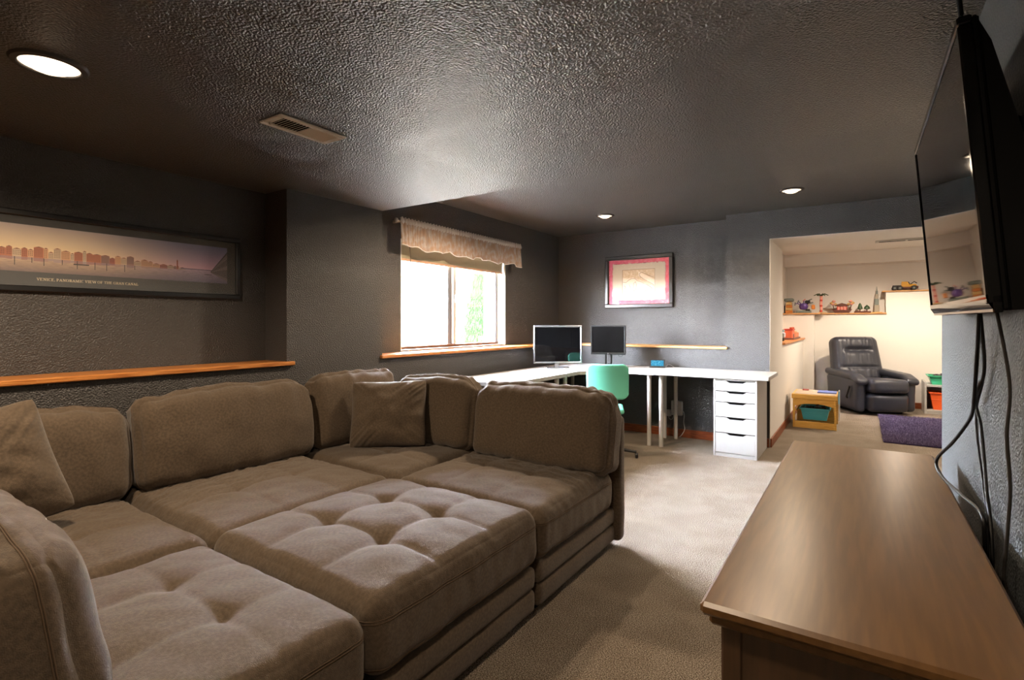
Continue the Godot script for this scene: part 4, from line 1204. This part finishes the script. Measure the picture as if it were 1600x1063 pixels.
func recliner() -> void:
	var t := thing("recliner", "dark charcoal leather recliner with a tufted back in the bright far room", "armchair", Vector3(0.11, 0, -8.66), 30.0)
	soft_part("base", t, Vector3(0, 0.03, -0.05), Vector3(0.28, 0.03, 0.28), 0.02, M.black_matte)
	soft_part("body", t, Vector3(0, 0.19, -0.08), Vector3(0.25, 0.125, 0.33), 0.03, M.leather)
	for s in [-1.0, 1.0]:
		var side := soft_part("arm", t, Vector3(s * 0.31, 0.27, -0.03), Vector3(0.065, 0.22, 0.37), 0.05, M.leather, Vector3.ZERO, func(p: Vector3, pos: Vector3, nn: Vector3) -> Vector3:
			return pos + Vector3(0, -0.012 * p.z * p.z, 0) + Vector3(s * 0.012 * maxf(p.y, 0), 0, 0))
		soft_part("arm_pad", t, Vector3(s * 0.318, 0.50, -0.02), Vector3(0.082, 0.045, 0.40), 0.042, M.leather, Vector3(0.05, 0, 0), func(p: Vector3, pos: Vector3, nn: Vector3) -> Vector3:
			var front := smoothstep(0.55, 1.0, p.z)
			return pos + Vector3(0, -0.05 * front, 0))
	soft_part("seat", t, Vector3(0, 0.36, 0.08), Vector3(0.242, 0.085, 0.36), 0.06, M.leather, Vector3(-0.05, 0, 0), func(p: Vector3, pos: Vector3, nn: Vector3) -> Vector3:
		return pos + Vector3(0, 0.02 * (1.0 - p.x * p.x) * maxf(p.y, 0), 0.035 * (1.0 - p.x * p.x) * maxf(p.z, 0)))
	soft_part("footrest", t, Vector3(0, 0.165, 0.33), Vector3(0.242, 0.115, 0.085), 0.05, M.leather, Vector3(0.05, 0, 0), func(p: Vector3, pos: Vector3, nn: Vector3) -> Vector3:
		return pos + Vector3(0, 0, 0.03 * (1.0 - p.x * p.x) * maxf(p.z, 0)))
	soft_part("backrest", t, Vector3(0, 0.67, -0.36), Vector3(0.325, 0.335, 0.105), 0.085, M.leather, Vector3(-0.24, 0, 0), func(p: Vector3, pos: Vector3, nn: Vector3) -> Vector3:
		var face := maxf(nn.z, 0.0)
		var c1 := exp(-pow((pos.y - 0.13) / 0.035, 2.0)) * (1.0 - smoothstep(0.35, 0.75, absf(p.x)))
		var c2 := exp(-pow((pos.y + 0.12) / 0.022, 2.0)) * (1.0 - smoothstep(0.5, 0.95, absf(p.x)))
		var wr := nw.get_noise_2d(pos.x * 22.0, pos.y * 2.5) * 0.006 * (1.0 - smoothstep(0.5, 0.9, absf(p.x)))
		var inner := 0.014 * (1.0 - smoothstep(0.62, 0.70, absf(p.x)))
		pos.x *= 1.0 - 0.06 * p.y
		return pos + Vector3(0, 0, face * (-0.050 * c1 - 0.022 * c2 + wr + inner + 0.02 * (1.0 - p.x * p.x))), 0.012)
	var lev := lb()
	lev.tube([Vector3(-0.385, 0.20, 0.14), Vector3(-0.40, 0.22, 0.15), Vector3(-0.40, 0.36, 0.22)], 0.012, 8)
	obj("lever", lev, M.black, t)
	# rug
	var rg := thing("rug", "purple shag rug on the beige carpet in front of the recliner", "rug", Vector3(0.9, 0, -7.33))
	obj("backing", mb().span(0.19, 1.62, 0.001, 0.016, -8.2, -6.45, 0.004), mat(c8(62, 50, 86), 0.95), rg)
	var rng := RandomNumberGenerator.new()
	rng.seed = 33
	var tuft := lb()
	for k in 3:
		var a := TAU * k / 3
		var b := TAU * (k + 1) / 3
		var nn := Vector3(cos((a + b) / 2), 0.3, sin((a + b) / 2)).normalized()
		tuft.tri(Vector3(cos(a), 0, sin(a)) * 0.007, Vector3(cos(b), 0, sin(b)) * 0.007, Vector3(0, 0.03, 0), nn, nn, nn)
	var mm := MultiMesh.new()
	mm.transform_format = MultiMesh.TRANSFORM_3D
	mm.use_colors = true
	mm.mesh = tuft.commit(Transform3D.IDENTITY)
	mm.instance_count = 26000
	for i in 26000:
		var bb := Basis(Vector3.UP, rng.randf() * TAU) * Basis(Vector3.RIGHT, rng.randf_range(0.1, 0.8))
		mm.set_instance_transform(i, Transform3D(bb.scaled(Vector3.ONE * rng.randf_range(0.8, 1.3)), Vector3(rng.randf_range(-0.71, 0.72), 0.014, rng.randf_range(-0.87, 0.88))))
		mm.set_instance_color(i, Color(1, 1, 1).darkened(rng.randf_range(0.0, 0.35)))
	var pile := MultiMeshInstance3D.new()
	pile.name = "pile"
	rg.add_child(pile)
	pile.multimesh = mm
	var pm := mat(c8(104, 92, 128), 0.9)
	pm.vertex_color_use_as_albedo = true
	pile.material_override = pm
	pile.set_meta("kind", "stuff")
	# storage shelf with bins
	var s := thing("storage_shelf", "low white storage shelf right of the recliner", "shelf", Vector3(0.98, 0, -8.95))
	obj("side_panel", mb().span(0.70, 0.725, 0, 0.42, -9.2, -8.80, 0.002), M.white, s)
	obj("side_panel", mb().span(1.235, 1.26, 0, 0.42, -9.2, -8.80, 0.002), M.white, s)
	obj("top_board", mb().span(0.725, 1.235, 0.36, 0.385, -9.2, -8.80, 0.002), M.white, s)
	obj("bottom_board", mb().span(0.725, 1.235, 0.03, 0.055, -9.2, -8.80, 0.002), M.white, s)
	obj("toe_board", mb().span(0.725, 1.235, 0.0, 0.06, -8.815, -8.802, 0.002), M.white, s)
	obj("back_board", mb().span(0.725, 1.235, 0.055, 0.36, -9.2, -9.19), M.white_soft, s)
	bin("orange plastic bin inside the low white shelf", Vector3(0.98, 0.056, -8.97), Vector2(0.44, 0.28), 0.23, mat(c8(232, 96, 38), 0.4), 3)
	bin("green plastic bin standing on top of the white shelf", Vector3(0.97, 0.386, -8.98), Vector2(0.44, 0.28), 0.12, mat(c8(60, 168, 122), 0.35), 4)
	# toy table with blue bin
	var tt := thing("toy_table", "small yellow wooden play table with an arched apron in the far room", "table", Vector3(-0.44, 0, -7.08))
	var x0 := -0.655
	var x1 := -0.225
	var z0 := -7.35
	var z1 := -6.85
	for xx in [x0, x1 - 0.022]:
		for zz in [z0, z1 - 0.03]:
			obj("leg", mb().span(xx, xx + 0.022, 0.0, 0.33, zz, zz + 0.03, 0.003), M.bright_wood, tt)
	var arch := PackedVector2Array([Vector2(x0 + 0.022, 0.33), Vector2(x0 + 0.022, 0.25)])
	for k in 13:
		var u := k / 12.0
		arch.append(Vector2(lerpf(x0 + 0.03, x1 - 0.03, u), 0.25 + 0.035 * sin(u * PI)))
	arch.append_array([Vector2(x1 - 0.022, 0.25), Vector2(x1 - 0.022, 0.33)])
	obj("apron", mb().prism(arch, z1 - 0.02, z1 - 0.006), M.bright_wood, tt)
	obj("top_box", mb().span(x0 - 0.012, x1 + 0.012, 0.331, 0.385, z0 - 0.01, z1 + 0.006, 0.005), M.bright_wood, tt)
	obj("play_mat", mb().span(x0 + 0.012, x1 - 0.012, 0.3855, 0.389, z0 + 0.015, z1 - 0.02), mat(c8(190, 170, 146), 0.6), tt)
	obj("lower_rail", mb().span(x0 + 0.022, x1 - 0.022, 0.0, 0.075, z1 - 0.026, z1 - 0.008, 0.003), M.bright_wood, tt)
	obj("back_panel", mb().span(x0 + 0.022, x1 - 0.022, 0.0, 0.33, z0 + 0.004, z0 + 0.014), M.bright_wood, tt)
	for xx in [x0 + 0.022, x1 - 0.034]:
		obj("bin_runner", mb().span(xx, xx + 0.012, 0.185, 0.205, z0 + 0.03, z1 - 0.03), M.bright_wood, tt)
	bin("turquoise plastic bin of toys hung under the yellow play table", Vector3(-0.44, 0.085, -7.09), Vector2(0.285, 0.34), 0.135, mat(c8(72, 168, 184), 0.4), 6)
	var book := obj("picture_book", mb().span(-0.42, -0.23, 0.3895, 0.402, -7.22, -7.02, 0.002), mat(c8(104, 122, 186), 0.5))
	tag(book, "flat blue picture book lying on the yellow play table", "book")
	var bl := obj("toy_block", mb().span(-0.585, -0.52, 0.3895, 0.405, -7.26, -7.21, 0.002), mat(c8(150, 62, 46), 0.5))
	tag(bl, "small dark red toy block at the back of the play table", "toy")
	var side := thing("side_board", "thin white board with a blue edge clipped to the play table's right side", "board", Vector3(-0.2, 0, -7.0))
	obj("panel", mb().span(-0.209, -0.197, 0.11, 0.44, -7.02, -6.86, 0.003), M.white, side)
	obj("edge_strip", mb().span(-0.210, -0.196, 0.30, 0.442, -6.859, -6.848, 0.002), mat(c8(120, 186, 220), 0.5), side)
	var ol := thing("wall_outlet", "small outlet plate low on the white wall left of the play table", "outlet", Vector3(-0.728, 0.3, -6.95))
	obj("plate", mb().span(-0.7275, -0.722, 0.24, 0.36, -6.99, -6.91, 0.002), M.white, ol)
	obj("socket", mb().span(-0.723, -0.7205, 0.26, 0.34, -6.967, -6.933, 0.001), mat(c8(70, 74, 72), 0.5), ol)

func bin(label: String, at: Vector3, size: Vector2, h: float, m: Material, seed_: int) -> void:
	var t := thing("bin", label, "bin", at)
	var wall := mb()
	var k := 0.82
	var a := Vector2(size.x / 2, size.y / 2)
	var b := a * k
	var cs := [Vector2(-1, -1), Vector2(1, -1), Vector2(1, 1), Vector2(-1, 1)]
	for i in 4:
		var p: Vector2 = cs[i]
		var q: Vector2 = cs[(i + 1) % 4]
		var nn := Vector3(p.x + q.x, -0.2, p.y + q.y).normalized()
		for o in [0.0, 0.006]:
			var f: float = 1.0 - o / a.x
			wall.quad(at + Vector3(p.x * b.x * f, o, p.y * b.y * f), at + Vector3(q.x * b.x * f, o, q.y * b.y * f), at + Vector3(q.x * a.x * f, h, q.y * a.y * f), at + Vector3(p.x * a.x * f, h, p.y * a.y * f), nn if o == 0.0 else -nn)
	wall.quad(at + Vector3(-b.x, 0.001, -b.y), at + Vector3(b.x, 0.001, -b.y), at + Vector3(b.x, 0.001, b.y), at + Vector3(-b.x, 0.001, b.y), Vector3.UP)
	obj("tub", wall, m, t)
	var rim := mb()
	rim.span(at.x - a.x - 0.012, at.x + a.x + 0.012, at.y + h - 0.014, at.y + h, at.z + a.y - 0.002, at.z + a.y + 0.012, 0.002)
	rim.span(at.x - a.x - 0.012, at.x + a.x + 0.012, at.y + h - 0.014, at.y + h, at.z - a.y - 0.012, at.z - a.y + 0.002, 0.002)
	rim.span(at.x - a.x - 0.012, at.x - a.x + 0.002, at.y + h - 0.014, at.y + h, at.z - a.y, at.z + a.y, 0.002)
	rim.span(at.x + a.x - 0.002, at.x + a.x + 0.012, at.y + h - 0.014, at.y + h, at.z - a.y, at.z + a.y, 0.002)
	obj("rim", rim, m, t)
	obj("rib", mb().span(at.x - a.x * 0.93, at.x + a.x * 0.93, at.y + h * 0.55, at.y + h * 0.6, at.z + a.y * 0.90, at.z + a.y * 0.945, 0.002), m, t)
	var rng := RandomNumberGenerator.new()
	rng.seed = seed_
	var fill := mb()
	for i in 60:
		var s := Vector3(rng.randf_range(0.015, 0.05), rng.randf_range(0.012, 0.03), rng.randf_range(0.015, 0.04))
		fill.box(at + Vector3(rng.randf_range(-0.8, 0.8) * b.x, h * rng.randf_range(0.55, 0.98), rng.randf_range(-0.8, 0.8) * b.y), s, 0.002, Basis.from_euler(Vector3(rng.randf() * 6, rng.randf() * 6, rng.randf() * 6)))
	var fo := obj("loose_toys", fill, mat(c8(52, 50, 54) if seed_ != 3 else c8(120, 60, 40), 0.4), t)
	fo.set_meta("kind", "stuff")

# ---------------------------------------------------------------- brick-built toys on the ledges
func toys() -> void:
	var orange := mat(c8(196, 120, 50), 0.4)
	var purple := mat(c8(86, 58, 122), 0.4)
	var green := mat(c8(46, 70, 40), 0.5)
	var tan := mat(c8(198, 160, 100), 0.5)
	var brown := mat(c8(88, 44, 26), 0.5)
	var red := mat(c8(180, 52, 38), 0.4)
	var grey := mat(c8(112, 120, 112), 0.5)
	var yellow := mat(c8(206, 150, 30), 0.35)
	var dark := mat(c8(30, 28, 28), 0.5)
	var pink := mat(c8(216, 150, 132), 0.5)
	var L := 1.352
	# brick tower
	var at := Vector3(-0.93, L, -9.2)
	var t := thing("toy_tower", "tan toy brick tower with a grey roof at the left end of the high ledge", "toy", at)
	for k in 4:
		obj("storey", mb().box(at + Vector3(0, 0.022 + k * 0.042, 0), Vector3(0.10 - 0.006 * k, 0.040, 0.09), 0.004), tan if k % 2 else orange, t)
	obj("roof", mb().box(at + Vector3(0.0, 0.205, 0), Vector3(0.13, 0.05, 0.10), 0.012), grey, t)
	obj("mast", mb().tube([at + Vector3(0, 0.16, 0), at + Vector3(0, 0.182, 0)], 0.03, 8), tan, t)
	obj("board", mb().box(at + Vector3(-0.062, 0.06, 0), Vector3(0.012, 0.12, 0.05), 0.002), dark, t)
	# purple creature
	at = Vector3(-0.73, L, -9.17)
	t = thing("toy_creature", "purple brick-built toy creature with spread limbs on the high ledge", "toy", at)
	obj("body", mb().lathe([Vector2(0, 0.05), Vector2(0.05, 0.06), Vector2(0.065, 0.10), Vector2(0.05, 0.145), Vector2(0, 0.16)], at, 14), purple, t)
	obj("base", mb().box(at + Vector3(0, 0.02, 0), Vector3(0.2, 0.04, 0.12), 0.006), grey, t)
	obj("head", mb().box(at + Vector3(0.055, 0.17, 0.01), Vector3(0.07, 0.05, 0.05), 0.012), dark, t)
	for k in 5:
		var a: float = [0.5, 0.9, 1.5, 2.3, 2.8][k]
		var ln: float = [0.12, 0.15, 0.11, 0.11, 0.12][k]
		var tip := at + Vector3(cos(a) * ln, 0.11 + sin(a) * ln * 0.8, 0.02)
		obj("limb", mb().tube([at + Vector3(cos(a) * 0.04, 0.12, 0.01), at + Vector3(cos(a) * ln * 0.7, 0.13 + sin(a) * ln * 0.45, 0.03), tip], 0.007, 6), dark if k < 2 else purple, t)
		obj("claw", mb().box(tip, Vector3(0.05, 0.016, 0.02), 0.004, Basis(Vector3.BACK, a * 0.5)), grey if k != 2 else pink, t)
	obj("shield", mb().box(at + Vector3(0.13, 0.09, 0.03), Vector3(0.05, 0.07, 0.03), 0.01), orange, t)
	obj("basket", mb().box(at + Vector3(0.06, 0.045, 0.05), Vector3(0.06, 0.03, 0.03), 0.006), dark, t)
	# palm
	at = Vector3(-0.497, L, -9.13)
	t = thing("toy_palm", "toy palm tree with a red trunk standing alone on the high ledge", "toy", at)
	for k in 9:
		obj("trunk_ring", mb().lathe([Vector2(0, 0), Vector2(0.017, 0), Vector2(0.021, 0.026), Vector2(0, 0.026)], at + Vector3(0.002 * sin(k * 1.1), 0.012 + k * 0.027, 0), 10), pink if k % 3 else red, t)
	for k in 6:
		var d := Vector3(cos(TAU * k / 6), 0, sin(TAU * k / 6))
		obj("frond", mb().tube([at + Vector3(0, 0.255, 0), at + d * 0.045 + Vector3(0, 0.285, 0), at + d * 0.095 + Vector3(0, 0.262, 0)], 0.013, 6, 0.006), green, t)
	obj("foot", mb().box(at + Vector3(0.02, 0.0065, 0), Vector3(0.10, 0.012, 0.08), 0.002), tan, t)
	# boat
	L = 1.350
	at = Vector3(-0.235, L, -9.32)
	t = thing("toy_boat", "brown toy boat with a pagoda cabin and blossom trees on the high ledge", "toy", at)
	obj("hull", mb().prism(PackedVector2Array([Vector2(-0.13, 0.06), Vector2(-0.09, 0.0), Vector2(0.09, 0.0), Vector2(0.13, 0.06), Vector2(0.08, 0.045), Vector2(-0.08, 0.045)]), -0.04, 0.04, at), brown, t)
	obj("cabin", mb().box(at + Vector3(0, 0.075, 0), Vector3(0.13, 0.06, 0.06), 0.004), pink, t)
	for k in 4:
		obj("cabin_post", mb().box(at + Vector3(-0.06 + k * 0.04, 0.075, 0.033), Vector3(0.010, 0.06, 0.01), 0.001), red, t)
	obj("cabin_roof", mb().prism(PackedVector2Array([Vector2(-0.10, 0.105), Vector2(0.10, 0.105), Vector2(0.06, 0.13), Vector2(0.0, 0.15), Vector2(-0.06, 0.13)]), -0.05, 0.05, at), brown, t)
	for s in [-1.0, 1.0]:
		obj("tree_stem", mb().tube([at + Vector3(s * 0.10, 0.04, 0), at + Vector3(s * 0.12, 0.14, 0)], 0.007, 6), brown, t)
		for k in 4:
			obj("blossom", mb().lathe([Vector2(0, -0.022), Vector2(0.02, -0.012), Vector2(0.026, 0), Vector2(0.02, 0.012), Vector2(0, 0.022)], at + Vector3(s * (0.11 + 0.025 * cos(k * 1.7)), 0.15 + 0.028 * sin(k * 1.9), 0.015 * cos(k * 2.3)), 8), pink if k % 2 else tan, t)
	at = Vector3(0.02, L, -9.32)
	t = thing("toy_garden", "dark toy garden base with two little green trees beside the boat", "toy", at)
	obj("plate", mb().box(at + Vector3(0, 0.0125, 0), Vector3(0.21, 0.024, 0.09), 0.004), brown, t)
	for d in [[-0.03, 0.15, 0.034], [0.055, 0.12, 0.04]]:
		obj("tree_stem", mb().tube([at + Vector3(d[0], 0.02, 0), at + Vector3(d[0], 0.06, 0)], 0.008, 6), brown, t)
		obj("tree_crown", mb().lathe([Vector2(0, 0.045), Vector2(d[2], 0.06), Vector2(d[2] * 0.8, 0.09), Vector2(d[2] * 0.5, d[1] * 0.85), Vector2(0, d[1])], at + Vector3(d[0], 0, 0), 10), green, t)
	# spire
	at = Vector3(0.195, L, -9.33)
	t = thing("toy_spire", "tall slender grey model skyscraper beside the step in the ledge", "toy", at)
	var ht := [0.0, 0.1, 0.19, 0.26, 0.31]
	var wd := [0.062, 0.05, 0.038, 0.026]
	for k in 4:
		obj("tier", mb().box(at + Vector3(0, (ht[k] + ht[k + 1]) / 2 + 0.012, 0), Vector3(wd[k], ht[k + 1] - ht[k], wd[k]), 0.004), grey if k % 2 else mat(c8(150, 140, 122), 0.5), t)
	obj("needle", mb().tube([at + Vector3(0, 0.32, 0), at + Vector3(0, 0.385, 0)], 0.008, 6, 0.002), grey, t)
	obj("plinth", mb().box(at + Vector3(0, 0.006, 0), Vector3(0.13, 0.012, 0.1), 0.002), tan, t)
	# yellow truck
	L = 1.664
	at = Vector3(0.53, L, -9.34)
	t = thing("toy_truck", "yellow toy off-road truck on the highest ledge", "toy", at)
	obj("chassis", mb().box(at + Vector3(0.0, 0.042, 0), Vector3(0.29, 0.03, 0.10), 0.005), brown, t)
	obj("hood", mb().box(at + Vector3(0.075, 0.07, 0), Vector3(0.10, 0.035, 0.10), 0.010), yellow, t)
	obj("cab", mb().prism(PackedVector2Array([Vector2(-0.05, 0.05), Vector2(0.06, 0.05), Vector2(0.04, 0.09), Vector2(0.02, 0.125), Vector2(-0.045, 0.125)]), -0.05, 0.05, at), yellow, t)
	obj("windscreen", mb().box(at + Vector3(0.042, 0.105, 0), Vector3(0.006, 0.04, 0.085), 0.001, Basis(Vector3.BACK, 0.5)), dark, t)
	obj("flatbed", mb().box(at + Vector3(-0.10, 0.065, 0), Vector3(0.10, 0.02, 0.10), 0.004), dark, t)
	obj("crane", mb().tube([at + Vector3(0.06, 0.09, 0), at + Vector3(0.10, 0.125, 0), at + Vector3(0.13, 0.10, 0)], 0.008, 6), dark, t)
	for x in [-0.125, -0.065, 0.095]:
		for z in [-0.052, 0.052]:
			obj("wheel", mb().lathe([Vector2(0, -0.014), Vector2(0.026, -0.014), Vector2(0.034, -0.008), Vector2(0.034, 0.008), Vector2(0.026, 0.014), Vector2(0, 0.014)], at + Vector3(x, 0.0345, z), 18, Basis(Vector3.RIGHT, PI / 2)), dark, t)
			obj("hub", mb().lathe([Vector2(0, -0.016), Vector2(0.012, -0.016), Vector2(0.012, 0.016), Vector2(0, 0.016)], at + Vector3(x, 0.0345, z), 12, Basis(Vector3.RIGHT, PI / 2)), grey, t)
	# low ledge
	L = 0.978
	at = Vector3(-0.80, L, -7.95)
	t = thing("toy_castle", "orange toy brick building with a long low wing on the low side ledge", "toy", at)
	obj("tower", mb().box(at + Vector3(0, 0.065, 0), Vector3(0.10, 0.12, 0.28), 0.006), mat(c8(190, 78, 34), 0.4), t)
	obj("parapet", mb().box(at + Vector3(0, 0.135, 0), Vector3(0.11, 0.018, 0.30), 0.004), red, t)
	for k in 3:
		obj("merlon", mb().box(at + Vector3(0.03, 0.155, -0.12 + k * 0.12), Vector3(0.03, 0.022, 0.05), 0.003), mat(c8(190, 78, 34), 0.4), t)
	obj("wing", mb().box(at + Vector3(0.0, 0.045, -0.46), Vector3(0.10, 0.085, 0.5), 0.006), mat(c8(200, 104, 46), 0.4), t)
	obj("wing_roof", mb().box(at + Vector3(0.0, 0.097, -0.38), Vector3(0.08, 0.02, 0.30), 0.006), tan, t)
	obj("gate", mb().box(at + Vector3(0.052, 0.045, 0.02), Vector3(0.006, 0.06, 0.09), 0.002), brown, t)
	obj("step", mb().box(at + Vector3(0.01, 0.0125, -0.27), Vector3(0.12, 0.024, 0.9), 0.004), brown, t)
	at = Vector3(-0.80, L, -7.25)
	t = thing("toy_robot", "small grey toy robot at the front end of the low side ledge", "toy", at)
	obj("torso", mb().box(at + Vector3(0, 0.075, 0), Vector3(0.05, 0.06, 0.06), 0.008), mat(c8(186, 184, 190), 0.4), t)
	obj("head", mb().box(at + Vector3(0, 0.125, 0), Vector3(0.036, 0.034, 0.036), 0.008), grey, t)
	for s in [-1.0, 1.0]:
		obj("leg", mb().box(at + Vector3(0, 0.022, s * 0.018), Vector3(0.026, 0.044, 0.022), 0.004), dark, t)
		obj("arm", mb().box(at + Vector3(0, 0.07, s * 0.04), Vector3(0.02, 0.06, 0.016), 0.004), grey, t)
